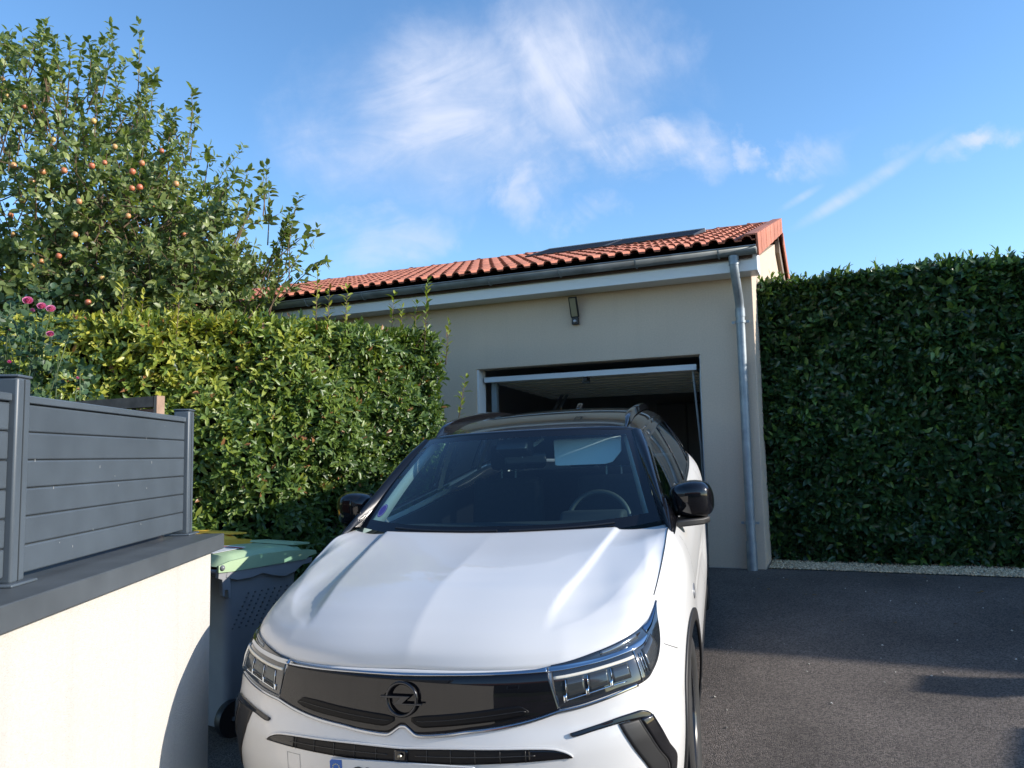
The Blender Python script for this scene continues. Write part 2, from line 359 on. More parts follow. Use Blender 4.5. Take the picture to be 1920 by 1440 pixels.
# roof: deck, tiles, ridge, verge
SL = .315; E0 = (-.335, 3.0); SLN = math.hypot(1, SL); TA = math.atan(SL)
roof = MB().prism([(-.30, 2.96), (3.5, 4.15), (6.9, 3.08), (6.9, 2.98), (3.5, 4.05), (-.30, 2.86)], 'x', -9.5, .56).build('roof', mat('roof_deck', (.06, .035, .025), .9), garage)
def tile_mesh():
    W = .30; Ln = .41; nb = 14; rows = []
    def h(b):
        t = (b/.15) % 1.0
        return .040*math.sqrt(max(0, 1-((t-.5)/.30)**2)) if abs(t-.5) < .30 else 0.0
    bs = []
    for p in range(2):
        for t in (0.0, .2, .235, .30, .40, .5, .60, .70, .765, .8): bs.append((p+t)*.15)
    bs.append(.30)
    V = []; F = []; n = len(bs)
    for a, lift in ((0.0, .022), (Ln*.5, .012), (Ln, .002)):
        for b in bs: V.append((b-.15, a, h(b)*(1.0 if a < Ln else .9)+lift))
    for b in bs: V.append((b-.15, 0.004, h(b)+.022-.013))
    for r in (0, 1):
        for j in range(n-1): F.append((r*n+j, r*n+j+1, (r+1)*n+j+1, (r+1)*n+j))
    for j in range(n-1): F.append((3*n+j, 3*n+j+1, j+1, j))
    me = bpy.data.meshes.new('roof_tile'); me.from_pydata(V, [], F); me.update(); me.materials.append(M_TILE)
    me.polygons.foreach_set('use_smooth', [True]*len(me.polygons)); me.set_sharp_from_angle(angle=R(55)); return me
TM = tile_mesh()
ncol = 33; nrow = 12; gauge = .338
tiles = []
for c in range(ncol):
    for r in range(nrow):
        x = .445-.30*c; s = r*gauge
        tiles.append((np.hypot(x-1.2, s*.95+7.4), x, s))
tiles.sort(key=lambda q: q[0])
rest = MB(); tv = [tuple(v.co) for v in TM.vertices]; tf = [tuple(p.vertices) for p in TM.polygons]
RT = Matrix.Rotation(TA, 4, 'X')
for k, (dist, x, s) in enumerate(tiles):
    jit = random.uniform(-.003, .003)
    M4 = Matrix.Translation((x+jit, E0[0]+s/SLN, E0[1]+s*SL/SLN+.005+random.uniform(-.002, .002))) @ RT @ Matrix.Rotation(random.uniform(-.006, .006), 4, 'Z')
    if k < 300: link(TM, 'roof_tile', roof, M4)
    else: rest.add([tuple(M4@Vector(v)) for v in tv], tf)
rest.build('roof_tile', M_TILE, roof, smooth=True, auto=55, kind='stuff')
ME_BACK = MB()   # rear slope as a plain tiled sheet, unseen from the drive
P = []
for s in np.arange(0, 3.7, .34):
    P.append([(x, 3.5+s/SLN, 4.2-s*SL/SLN+.03*abs(math.sin(x/.15*math.pi))) for x in np.arange(-9.5, .61, .05)])
ME_BACK.grid(np.array(P)).build('rear_slope', M_TILE, garage, smooth=True)
rm = MB(); prof = [(.105*math.cos(R(a)), .105*math.sin(R(a))) for a in range(-10, 191, 20)]
def ridge_piece():
    b = MB()
    P = np.array([[(x, y*k, z*k) for (y, z) in prof] for x, k in ((0, 1.0), (.02, 1.0), (.38, .93), (.40, .93), (.40, 1.08), (.435, 1.08))]); b.grid(P)
    me = b.build('ridge_tile', M_TILE, roof, smooth=True, auto=40); return me
r0 = ridge_piece()
for i in range(25):
    o = r0 if i == 0 else r0.copy()
    if i: COL.objects.link(o)
    o.matrix_local = Matrix.Translation((.60-.42*i-.42+.01, 3.5, 4.165)) @ Matrix.Rotation(random.uniform(-.01, .01), 4, 'Y')
v0 = MB().box(.602, .622, 0, .36, -.16, .045).box(.50, .602, 0, .36, .03, .046).build('verge_tile', M_TILE, roof, bevel=.004)
for i in range(12):
    o = v0 if i == 0 else v0.copy()
    if i: COL.objects.link(o)
    o.matrix_local = Matrix.Translation((.004*(i % 2), E0[0]+.01+i*gauge/SLN, E0[1]+i*gauge*SL/SLN+.035)) @ RT
for i in range(11):
    o = v0.copy(); COL.objects.link(o)
    o.matrix_local = Matrix.Translation((.0, 3.5+(i+1)*gauge/SLN, 4.23-(i+1)*gauge*SL/SLN)) @ Matrix.Rotation(-TA, 4, 'X')
MB().prism([(3.5, 3.98), (6.85, 2.98), (6.85, 2.83), (3.5, 3.81)], 'x', .525, .575).build('barge_board', mat('weathered_wood', (.22, .17, .13), .9), garage)
# up and over door, open under the ceiling
dl = 'raised'
dr = MB().box(-2.37, -.055, .10, .135, 1.90, 1.958).build('garage_door', M_DOOR, garage, bevel=.004)
pan = MB(); pan.prism([(.135, 1.925), (2.25, 1.845), (2.25, 1.87), (.135, 1.95)], 'x', -2.35, -.07)
pan.build('door_panel', mat('door_seam', (.16, .15, .13), .6), dr)
for i in range(9):
    y = .19+.225*i; z = 1.925-(y-.135)*.0378
    MB().box(-2.33, -.09, y, y+.19, z-.020, z-.001).build('door_rib', M_DOORIN, dr, bevel=.004)
MB().box(-1.24, -1.20, .14, .26, 1.86, 1.90).box(-1.26, -1.18, .17, .20, 1.84, 1.86).build('door_latch', M_BLACK, dr)
M_TRK = mat('track_grey', (.25, .30, .33), .5, metal=.4)
for x0, x1 in ((-2.33, -2.27), (-.045, -.01)): MB().box(x0, x1, .205, .26, .01, 1.92).build('door_track', M_TRK, garage)
a = MB(); a.tube([(-.105, .18, 1.9), (-.075, .30, 1.15), (-.07, .34, .6)], .011, 8); a.build('door_arm', M_ZINC, garage)
a = MB(); a.tube([(-2.0, 1.9, 2.02), (-2.2, 1.0, 1.1)], .018, 8); a.tube([(-1.93, 1.9, 2.02), (-2.13, 1.0, 1.1)], .018, 8); a.build('door_arm', M_ZINC, garage)
MB().box(-2.415, -2.395, .015, .19, .02, 2.038).build('door_frame', M_PVC, garage)
MB().box(-.006, .0005, .015, .19, .02, 2.03).build('door_frame', M_PVC, garage)

# things in and on the garage
def on_garage(name, label, cat, x, y, z, group=None):
    return empty(name, mat=GM@Matrix.Translation((x, y, z)), label=label, cat=cat, group=group)
lamp = on_garage('wall_lamp', 'slim black floodlight with pale panel and sensor above the garage door', 'lamp', -1.25, 0, 2.44)
MB().box(-.035, .035, -.05, 0, -.005, .07).build('sensor_box', M_BLACK, lamp, bevel=.006)
MB().lathe([(.0, -.066), (.008, -.064), (.014, -.058), (.016, -.05)], (0, 0, .028), 'y', 16).build('sensor', mat('frosted_lens', (.5, .52, .58), .3), lamp, smooth=True)
LT = Matrix.Translation((0, -.03, .072)) @ Matrix.Rotation(R(22), 4, 'X')
MB().box(-.045, .045, -.012, .012, 0, .215, LT).build('lamp_housing', M_BLACK, lamp, bevel=.004)
MB().box(-.031, .031, -.0165, -.0125, .012, .203, LT).build('light_panel', mat('diffuser', (.26, .23, .15), .45), lamp)
pole = on_garage('broom', 'wooden broom handle standing upright in the dark garage left side', 'broom', -1.95, 1.35, .006)
MB().tube([(0, 0, .10), (.02, .03, 1.66)], .013, 8).build('handle', mat('pine_wood', (.38, .25, .13), .6), pole)
MB().box(-.15, .15, -.03, .03, 0, .09).build('brush_head', mat('bristle', (.10, .05, .03), .9), pole, bevel=.01)
cup = on_garage('cupboard', 'tall grey cupboard against the back wall of the dark garage', 'cupboard', -1.1, 5.25, .006)
MB().box(-.5, .5, 0, .33, 0, 1.9).build('carcass', mat('cupboard_grey', (.12, .125, .13), .6), cup)
for s in (-1, 1):
    dd = MB().box(s*.255-.24, s*.255+.24, -.02, -.002, .05, 1.87).build('cupboard_door', mat('cupboard_front', (.22, .22, .22), .5), cup, bevel=.004)
    MB().box(s*.06-.01, s*.06+.01, -.035, -.021, .9, 1.05).build('handle', M_ZINC, dd)
cup2 = on_garage('shelf_rack', 'dark metal shelf rack in the garage right side', 'shelf', .05, 3.2, .006)
MB().box(-.18, .18, -.5, .5, .35, .37).box(-.18, .18, -.5, .5, .8, .82).box(-.18, .18, -.5, .5, 1.3, 1.32).build('shelf', mat('rack_board', (.16, .14, .12), .8), cup2)
for sx in (-.18, .17):
    for sy in (-.5, .48): MB().box(sx, sx+.02, sy, sy+.02, 0, 1.6).build('upright', M_BLACK, cup2)

# solar panels
def solar(x0, x1, lab):
    y0, z0 = 1.62, 3.680
    tilt = R(19.2)
    s = on_garage('solar_panel', lab, 'solar panel', (x0+x1)/2, y0, z0, 'solar panels on the garage roof')
    wv = (x1-x0)/2
    T = Matrix.Rotation(tilt, 4, 'X')
    MB().box(-wv, wv, 0, .025, -.035, .012, T).box(-wv, -wv+.02, .025, .96, -.035, .012, T).box(wv-.02, wv, .025, .96, -.035, .012, T).build('frame', mat('dark_frame', (.03, .03, .033), .5), s)
    MB().box(-wv, wv, .96, .99, -.035, .016, T).build('upper_edge', mat('alu_edge', (.50, .53, .56), .4, metal=.1), s)
    MB().box(-wv+.02, wv-.02, .025, .96, -.004, .006, T).build('cell_sheet', mat('solar_glass', (.004, .004, .008), .6, spec=.08), s)
    for xx in (-wv*.6, wv*.6):
        MB().box(xx-.02, xx+.02, .05, .9, -.075, -.036, T).build('mounting_rail', mat('rail_alu', (.5, .5, .5), .4, metal=.8), s)
        MB().box(xx-.015, xx+.015, .86, .9, -.28, -.07, T).build('rear_leg', mat('rail_alu', (.5, .5, .5), .4, metal=.8), s)
        MB().box(xx-.02, xx+.02, .0, .06, -.16, -.07, T).build('roof_hook', mat('rail_alu', (.5, .5, .5), .4, metal=.8), s)
solar(-2.46, -1.40, 'black framed solar panel on the tiled roof, left of the two')
solar(-1.39, -.27, 'black framed solar panel on the tiled roof, right one nearer the gable')

# ------------------------------------------------------------------ left wall with coping, fence on top
bw = empty('boundary_wall', mat=WM, label='low cream rendered wall with dark grey coping left of the car', cat='wall')
MB().box(-.20, 0, -4.6, .022, -.8, .716).build('wall_body', M_CREAM, bw, bevel=.006)
M_GREY = mat('charcoal_coping', (.070, .080, .087), .45, noise=(5, .2))
cp = MB(); cp.box(-.245, .045, -4.6, .058, .718, .784); cp.build('coping', M_GREY, bw, bevel=.004)
M_DUST = mat('fence_grey', (.074, .093, .112), .42, noise=(4, .12), bump=(6, .04, .01))
M_SLAT = mat('slat_grey', (.064, .081, .098), .45, noise=(5, .14), rand=.05)
M_GROOVE = mat('groove_dark', (.03, .037, .042), .7)
M_DROP = mat('bird_dropping', (.42, .43, .42), .8)
fence = empty('fence', mat=WM@Matrix.Translation((0, 0, .784)), label='anthracite grey fence of horizontal boards between square posts on the wall coping', cat='fence')
PY = [.005, -1.318, -2.641]
def post(y, h):
    p = MB().box(-.165, -.098, y, y+.066, .006, h); p = p.build('post', M_DUST, fence, bevel=.007)
    MB().box(-.168, -.095, y-.003, y+.069, h, h+.008).build('post_cap', M_DUST, p, bevel=.004)
    MB().box(-.185, -.078, y-.03, y+.096, .0, .008).build('base_plate', M_DUST, p, bevel=.003)
    MB().box(-.0975, -.0965, y+.030, y+.034, .01, h-.004).build('post_groove', M_GROOVE, p)
for y, h in zip(PY, (.545, .56, .56)): post(y, h)
for k in range(2):
    y0 = PY[k+1]+.067; y1 = PY[k]-.001
    for i in range(6):
        z = .022+i*.0785
        s = MB().box(-.142, -.116, y0, y1, z, z+.0760).build('slat', M_SLAT, fence, bevel=.005)
    MB().box(-.136, -.124, y0, y1, .0255, .50).build('backing', M_GROOVE, fence)
    MB().box(-.145, -.110, y0, y1, .4945, .516).build('top_rail', M_DUST, fence, bevel=.003)
# marks on the fence boards
dm = MB()
for q in range(13):
    y = random.uniform(-1.2, -.1); z = random.uniform(.06, .47); L_ = random.uniform(.003, .012); W_ = random.uniform(.0008, .002)
    dm.box(-.1158, -.1152, y, y+W_, z, z+L_)
dm.build('stain', M_DROP, fence, kind='stuff')
# wooden screen behind the fence
Q0 = W2W(-.26, .10); zt = 1.405
scr = empty('wooden_screen', loc=(Q0[0], Q0[1], 0), label='weathered brown wooden panel with pale end post behind the grey fence', cat='wooden panel')
scr.rotation_euler = (0, 0, R(157))
M_WOOD = mat('weathered_board', (.17, .115, .082), .85, noise=(20, .3)); M_WOODP = mat('pale_post', (.30, .20, .14), .8, noise=(20, .2))
MB().box(-.002, .016, -.022, .022, -.4, zt).build('end_post', M_WOODP, scr)
MB().box(.021, 1.3, -.022, .022, zt-.05, zt-.002).build('top_rail', M_WOOD, scr)
for i in range(8): MB().box(.021, 1.3, -.010, .010, zt-.055-.115*(i+1), zt-.058-.115*i).build('board', mat('red_brown_board', (.16, .07, .045), .85, noise=(15, .3)), scr)
# ------------------------------------------------------------------ wheelie bins
M_BING = mat('bin_grey', (.26, .265, .28), .5, noise=(6, .10), bump=(120, .12, .002))
M_LIDG = mat('bin_green', (.37, .50, .30), .45, noise=(5, .10)); M_LIDY = mat('bin_yellow', (.85, .50, .06), .45, noise=(5, .08))
M_STK = mat('sticker_white', (.62, .64, .64), .5); M_RED = mat('sticker_red', (.45, .03, .06), .5)
def rrect(w, d, r, n=4):
    p = []
    for cx, cy, a0 in ((d/2-r, w/2-r, 0), (-d/2+r, w/2-r, 90), (-d/2+r, -w/2+r, 180), (d/2-r, -w/2+r, 270)):
        for k in range(n+1): a = R(a0+90*k/n); p.append((cx+r*math.cos(a), cy+r*math.sin(a)))
    return p
def bin_(cx, cy, H, lidm, label, lift=0.0, sticker=False):
    X = Vector((.552, .834, 0)); Y = Vector((-.834, .552, 0)); z = ground_z(cx, cy)
    M4 = Matrix(((X.x, Y.x, 0, cx), (X.y, Y.y, 0, cy), (0, 0, 1, z), (0, 0, 0, 1)))
    b = empty('wheelie_bin', mat=M4, label=label, cat='bin', group='wheelie bins beside the wall')
    secs = [(.03, .36, .36, -.02), (.06, .38, .38, -.02), (H*.45, .41, .43, -.015), (H-.10, .445, .50, .0), (H-.055, .45, .51, 0)]
    V = []; F = []; n = 20
    for (zz, w, d, off) in secs:
        for (x, y) in rrect(w, d, .045): V.append((x+off, y, zz))
    for i in range(len(secs)-1):
        for k in range(n): F.append((i*n+k, i*n+(k+1) % n, (i+1)*n+(k+1) % n, (i+1)*n+k))
    F.append(tuple(range(n))[::-1])
    mk('body', V, F, M_BING, b, smooth=True, auto=35)
    rim = MB()
    o = rrect(.49, .56, .05); i_ = rrect(.44, .50, .045)
    V = [(x+.01, y, H-.06) for x, y in i_]+[(x+.01, y, H-.05) for x, y in o]+[(x+.01, y, H-.012) for x, y in o]+[(x+.01, y, H-.01) for x, y in i_]
    F = [(r*n+k, r*n+(k+1) % n, (r+1)*n+(k+1) % n, (r+1)*n+k) for r in range(3) for k in range(n)]
    rim.add(V, F)
    for s in (-1, 1):
        poly = [(-.26, H-.02), (-.27, H-.05), (-.20, H-.075), (-.10, H-.075), (-.03, H-.06), (.05, H-.085), (.13, H-.10), (.20, H-.085), (.26, H-.05), (.33, H-.045), (.335, H-.012)]
        rim.prism(poly, 'y', s*.246-.006, s*.246+.006)
    rim.box(.28, .335, -.24, .24, H-.05, H-.015)
    rim.build('rim', M_BING, b, bevel=.004)
    h = MB()
    for s in (-1, 1):
        h.prism([(-.245, H-.01), (-.31, H-.01), (-.315, H-.05), (-.29, H-.06), (-.285, H-.145), (-.27, H-.155), (-.27, H-.115), (-.252, H-.12), (-.25, H-.16), (-.235, H-.165), (-.235, H-.09)], 'y', s*.235-.014, s*.235+.014)
    h.tube([(-.30, -.22, H-.02), (-.30, .22, H-.02)], .013, 10)
    h.build('hinge', M_BING, b, bevel=.003)
    kn = MB()
    for s in (-1, 1): kn.lathe([(0, s*.014), (.010, s*.012), (.016, s*.004), (.016, -s*.012)], (-.298, s*.258, H+.005), 'y', 16)
    kn.build('hinge_knob', mat('knob_grey', (.16, .17, .18), .35), b, smooth=True)
    # lid
    T = Matrix.Translation((-.30, 0, H)) @ Matrix.Rotation(-lift, 4, 'Y')
    L_ = empty('lid_pivot') if False else None
    nx, ny = 12, 10; P = np.zeros((nx+1, ny+1, 3))
    for a in range(nx+1):
        for c in range(ny+1):
            u = a/nx; v = c/ny*2-1
            x = .0+.62*u; y = .25*v
            dome = .052*(1-abs(v)**8)*(1-max(0, (.10-u)/.10)**2)*(1-max(0, (u-.93)/.07)**2)
            q = T@Vector((x, y, .008+dome+.012*math.sin(math.pi*min(1, u*1.1))))
            P[a, c] = q
    l = MB().grid(P)
    side = [(-.02, -.018), (-.02, .018), (.05, .035), (.25, .050), (.45, .046), (.62, .030), (.655, .026), (.66, .006), (.60, -.004), (.58, -.018), (.3, -.020), (.06, -.022)]
    for s in (-1, 1):
        for wdt, hgt, off in ((.012, 1.0, .252),):
            poly = [((T@Vector((x, 0, z_))).x, (T@Vector((x, 0, z_))).z) for x, z_ in side]
            l.prism(poly, 'y', s*off-.008, s*off+.008)
    q0 = [T@Vector(p) for p in ((.60, 0, -.004), (.655, 0, .006), (.655, 0, .026), (.60, 0, .034))]
    l.prism([(p.x, p.z) for p in q0], 'y', -.245, .245)
    q0 = [T@Vector(p) for p in ((.53, 0, .066), (.655, 0, .060), (.66, 0, .070), (.54, 0, .078))]
    l.prism([(p.x, p.z) for p in q0], 'y', -.20, .20)
    lid = l.build('lid', lidm, b, smooth=True, auto=35)
    if sticker:
        TT = T@Matrix.Translation((.16, 0, .0725)) @ Matrix.Rotation(R(-3), 4, 'Y')
        MB().box(-.11, .10, -.11, .11, 0, .0015, TT).build('sticker', M_STK, lid)
        MB().box(.06, .078, -.13, .06, .0016, .003, TT).build('sticker_band', M_RED, lid)
        MB().box(.083, .105, -.11, .05, .0016, .0028, TT).build('sticker_band', mat('sticker_paper', (.8, .8, .8), .5), lid)
    wh = MB()
    for s in (-1, 1):
        wm = MB().lathe([(.02, s*.225-.02), (.095, s*.225-.022), (.10, s*.225), (.095, s*.225+.022), (.02, s*.225+.02)], (-.20, 0, .10), 'y', 24).build('wheel', M_BLACK, b, smooth=True, auto=40)
    MB().tube([(-.20, -.24, .10), (-.20, .24, .10)], .012, 8).build('axle', M_ZINC, b)
    ds = MB()
    for i in range(7):
        for k in range(9):
            zz = H-.16-.022*k; x = -.10+.045*i-.012*k; y = -(.2265-.019*(H-.10-zz)/(H*.45))
            if abs(x) < .2: ds.box(x-.004, x+.004, y-.0018, y+.003, zz-.004, zz+.004)
    ds.build('dimple', mat('dimple_dark', (.12, .12, .135), .6), b, kind='stuff')
    return b
bin_(-1.62, 4.565, .905, M_LIDG, 'grey wheelie bin with pale green lid and red white sticker beside the wall end', sticker=True)
bin_(-2.13, 4.93, .925, M_LIDY, 'wheelie bin with yellow lid, behind the green lidded one')

# ------------------------------------------------------------------ foliage machinery
LEAF_V = np.array([[0, 0, 0], [.30, .5, .06], [.30, 0, -.01], [.30, -.5, .06], [.70, .40, .03], [.70, 0, -.05], [.70, -.40, .03], [1, 0, -.13]])
LEAF_F = np.array([[0, 2, 1], [0, 3, 2], [1, 2, 5], [1, 5, 4], [2, 3, 6], [2, 6, 5], [4, 5, 7], [5, 6, 7]])
def unit(a): return a/np.maximum(np.linalg.norm(a, axis=-1, keepdims=True), 1e-9)
def leaf_mat(name, stops, rough, trans_col, tw, obj=False, spec=0.5):
    m, N, L, b = newmat(name)
    if obj: src = N.new('ShaderNodeObjectInfo').outputs['Random']
    else:
        at = N.new('ShaderNodeAttribute'); at.attribute_name = 'rnd'; src = at.outputs['Fac']
    cr = N.new('ShaderNodeValToRGB'); e = cr.color_ramp.elements
    e[0].position = stops[0][0]; e[0].color = (*stops[0][1], 1); e[1].position = stops[-1][0]; e[1].color = (*stops[-1][1], 1)
    for p, c in stops[1:-1]: x = e.new(p); x.color = (*c, 1)
    L.new(src, cr.inputs[0]); L.new(cr.outputs[0], b.inputs['Base Color'])
    b.inputs['Roughness'].default_value = rough; b.inputs['Specular IOR Level'].default_value = spec
    tr = N.new('ShaderNodeBsdfTranslucent'); mixc = N.new('ShaderNodeMix'); mixc.data_type = 'RGBA'; mixc.blend_type = 'MULTIPLY'; mixc.inputs[0].default_value = 1
    L.new(cr.outputs[0], mixc.inputs[6]); mixc.inputs[7].default_value = (*trans_col, 1); L.new(mixc.outputs[2], tr.inputs[0])
    ms = N.new('ShaderNodeMixShader'); ms.inputs[0].default_value = tw; L.new(b.outputs[0], ms.inputs[1]); L.new(tr.outputs[0], ms.inputs[2])
    L.new(ms.outputs[0], N['Material Output'].inputs[0]); return m
def shoots(O, D, nl, slen, llen, lw, splay=55, jit=.35):
    """leaf clusters: O (n,3) origins, D (n,3) directions -> leaf base, axis, normal, length, width, cluster id"""
    n = len(O); D = unit(D)
    ref = np.where(np.abs(D[:, 2:3]) < .9, np.array([[0, 0, 1.]]), np.array([[1., 0, 0]]))
    A = unit(np.cross(D, ref)); B = np.cross(D, A)
    ph = rng.uniform(0, 6.28, n)
    out = []
    for k in range(nl):
        t = (k+.5)/nl; w = ph+k*2.4+rng.normal(0, .3, n)
        sp = R(splay)*(1.15-.6*t)
        rad = A*np.cos(w)[:, None]+B*np.sin(w)[:, None]
        ax = unit(D*math.cos(sp)+rad*math.sin(sp)+rng.normal(0, jit, (n, 3)))
        nr = unit(D-(D*ax).sum(1, keepdims=True)*ax+rng.normal(0, .15, (n, 3)))
        nr = unit(nr-(nr*ax).sum(1, keepdims=True)*ax)
        ln = llen*rng.uniform(.7, 1.2, n)*(1.1-.35*t)
        out.append((O+D*(slen*t*np.ones((n, 1))), ax, nr, ln, ln*lw*rng.uniform(.85, 1.15, n), np.arange(n)))
    return [np.concatenate([o[i] for o in out]) for i in range(6)]
def leaves_mesh(name, base, ax, nr, ln, wd, rnd, m, parent, leafmesh_mat=None, n_obj=300, score=None, leaf_name='leaf'):
    """the n_obj leaves with the best score become leaf objects; the rest one 'stuff' mesh"""
    side = np.cross(nr, ax)
    sel = np.zeros(len(base), bool)
    if n_obj and score is not None:
        idx = np.argsort(-score)[:n_obj]; sel[idx] = True
        me = bpy.data.meshes.new(leaf_name); me.from_pydata([tuple(v) for v in LEAF_V], [], [tuple(map(int, f)) for f in LEAF_F]); me.update(); me.materials.append(leafmesh_mat)
        me.polygons.foreach_set('use_smooth', [True]*len(me.polygons))
        inv = parent.matrix_world.inverted() if parent is not None else Matrix()
        for i in idx:
            a = ax[i]*ln[i]; s = side[i]*wd[i]; z = nr[i]*ln[i]*.8
            M4 = Matrix(((a[0], s[0], z[0], base[i][0]), (a[1], s[1], z[1], base[i][1]), (a[2], s[2], z[2], base[i][2]), (0, 0, 0, 1)))
            link(me, leaf_name, parent, inv@M4)
    k = ~sel; b, a, s, z, l, w = base[k], ax[k], side[k], nr[k], ln[k], wd[k]
    V = b[:, None, :]+LEAF_V[None, :, 0:1]*(a*l[:, None])[:, None, :]+LEAF_V[None, :, 1:2]*(s*w[:, None])[:, None, :]+LEAF_V[None, :, 2:3]*(z*l[:, None]*.8)[:, None, :]
    n = len(b); F = (LEAF_F[None]+8*np.arange(n)[:, None, None]).reshape(-1, 3)
    V = V.reshape(-1, 3)
    if parent is not None: V = V-np.array(parent.matrix_world.translation)
    return mk_np(name, V, F, m, parent, smooth=True, kind='stuff', attr=np.repeat(np.clip(rnd[k], 0, 1), 8))
def pix_score(base, ln, facing, depth_in):
    p = project(base); ok = (p[:, 0] > 5) & (p[:, 0] < 1915) & (p[:, 1] > 5) & (p[:, 1] < 1435) & (p[:, 2] > .5)
    return np.where(ok, ln/np.maximum(p[:, 2], .5)*facing*np.exp(-depth_in*8)*rng.uniform(.8, 1.2, len(base)), -1)
def facing(base, nr): return .3+np.abs(((base-CAM)/np.linalg.norm(base-CAM, axis=1, keepdims=True)*nr).sum(1))
M_BARK = mat('bark', (.10, .075, .055), .9, noise=(25, .35), bump=(40, .6, .01))
M_TWIG = mat('twig', (.13, .085, .05), .85)
M_CORE = mat('hedge_core_dark', (.012, .014, .008), 1.0, noise=(20, .5), spec=0.0)  # near-black fill that stands in for the shade deep inside the hedges

# ------------------------------------------------------------------ laurel hedge on the right
def laurel():
    root = empty('laurel_hedge', loc=tuple(G2W(3, .9, 0)), label='tall clipped dark green laurel hedge right of the garage', cat='hedge')
    ns = 12000
    x = np.concatenate([rng.uniform(.50, 3.9, ns), rng.uniform(3.9, 4.6, 500)]); n = len(x)
    z = rng.uniform(.02, 2.74, n); dep = rng.beta(1.2, 2.2, n)*.34
    lump = .05*np.sin(x*3.1+z*1.7)+.04*np.sin(x*6.3-z*4.1)+.03*np.sin(z*7+x*2)
    top = 2.70+.02*np.sin(x*4)
    yy = .64-.10*(z/2.8)+lump*.7+dep-.05
    O = np.stack([x, yy, np.minimum(z, top)], 1)
    D = np.stack([rng.normal(0, .45, n), -np.ones(n)*.75+rng.normal(0, .3, n), rng.normal(.45, .40, n)], 1)
    nt = 2300; xt = rng.uniform(.52, 5.5, nt); O2 = np.stack([xt, rng.uniform(.5, 1.5, nt), 2.68+rng.normal(0, .03, nt)], 1)
    D2 = np.stack([rng.normal(0, .4, nt), rng.normal(-.25, .4, nt), np.ones(nt)*.9], 1)
    # young shoots that stick up over the clipped top
    nj = 110; xj = rng.uniform(.55, 4.5, nj); O3 = np.stack([xj, rng.uniform(.5, .95, nj), 2.69+rng.uniform(0, .05, nj)], 1); D3 = np.stack([rng.normal(0, .15, nj), rng.normal(0, .15, nj), np.ones(nj)], 1)
    rot = np.stack([GT, GB, np.array([0, 0, 1.])])
    a = shoots(np.concatenate([O, O2])@rot+GA, np.concatenate([D, D2])@rot, 6, .08, .112, .40, 62, .30)
    c = shoots(O3@rot+GA, D3@rot, 6, .15, .09, .34, 38, .2)
    base, ax, nr, ln, wd, cid = [np.concatenate([p, q]) for p, q in zip(a, c)]
    cr = rng.uniform(0, 1, len(O)+len(O2))
    young = np.concatenate([np.zeros(len(a[0])), np.ones(len(c[0]))])
    pl = base-GA; ly = pl@GB; lz = base[:, 2]
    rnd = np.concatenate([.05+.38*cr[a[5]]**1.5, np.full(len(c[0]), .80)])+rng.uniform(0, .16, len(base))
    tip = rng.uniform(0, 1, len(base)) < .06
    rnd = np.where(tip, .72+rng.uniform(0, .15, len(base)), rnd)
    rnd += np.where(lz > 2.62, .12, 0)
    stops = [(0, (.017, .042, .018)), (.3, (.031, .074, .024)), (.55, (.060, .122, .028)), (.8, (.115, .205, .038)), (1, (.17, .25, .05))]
    M1 = leaf_mat('laurel_leaf', stops, .34, (1.6, 1.8, .5), .12); M2 = leaf_mat('laurel_leaf_single', stops[:4], .34, (1.6, 1.8, .5), .12, obj=True)
    sc = pix_score(base, ln, facing(base, nr), np.clip(ly-.45, 0, 1))
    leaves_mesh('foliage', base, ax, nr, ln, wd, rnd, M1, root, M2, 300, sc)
    core = MB().box(-2.44, 1.5, -.02, .75, .12, 2.62).box(1.5, 8, -.30, .75, .12, 2.70); core.v = [tuple(GT*p[0]+GB*p[1]+np.array([0, 0, p[2]])) for p in core.v]  # solid boxes that block light; the far one is unseen and casts shadow
    core.build('dark_core', M_CORE, root)
    st = MB()
    for i in range(60):
        xx = rng.uniform(-2.4, 3); p0 = GT*xx+GB*rng.uniform(-.15, .1); st.tube([p0, p0+np.array([rng.normal(0, .04), rng.normal(0, .04), .35])], .012, 6)
    st.build('stem', M_BARK, root, kind='stuff')
laurel()
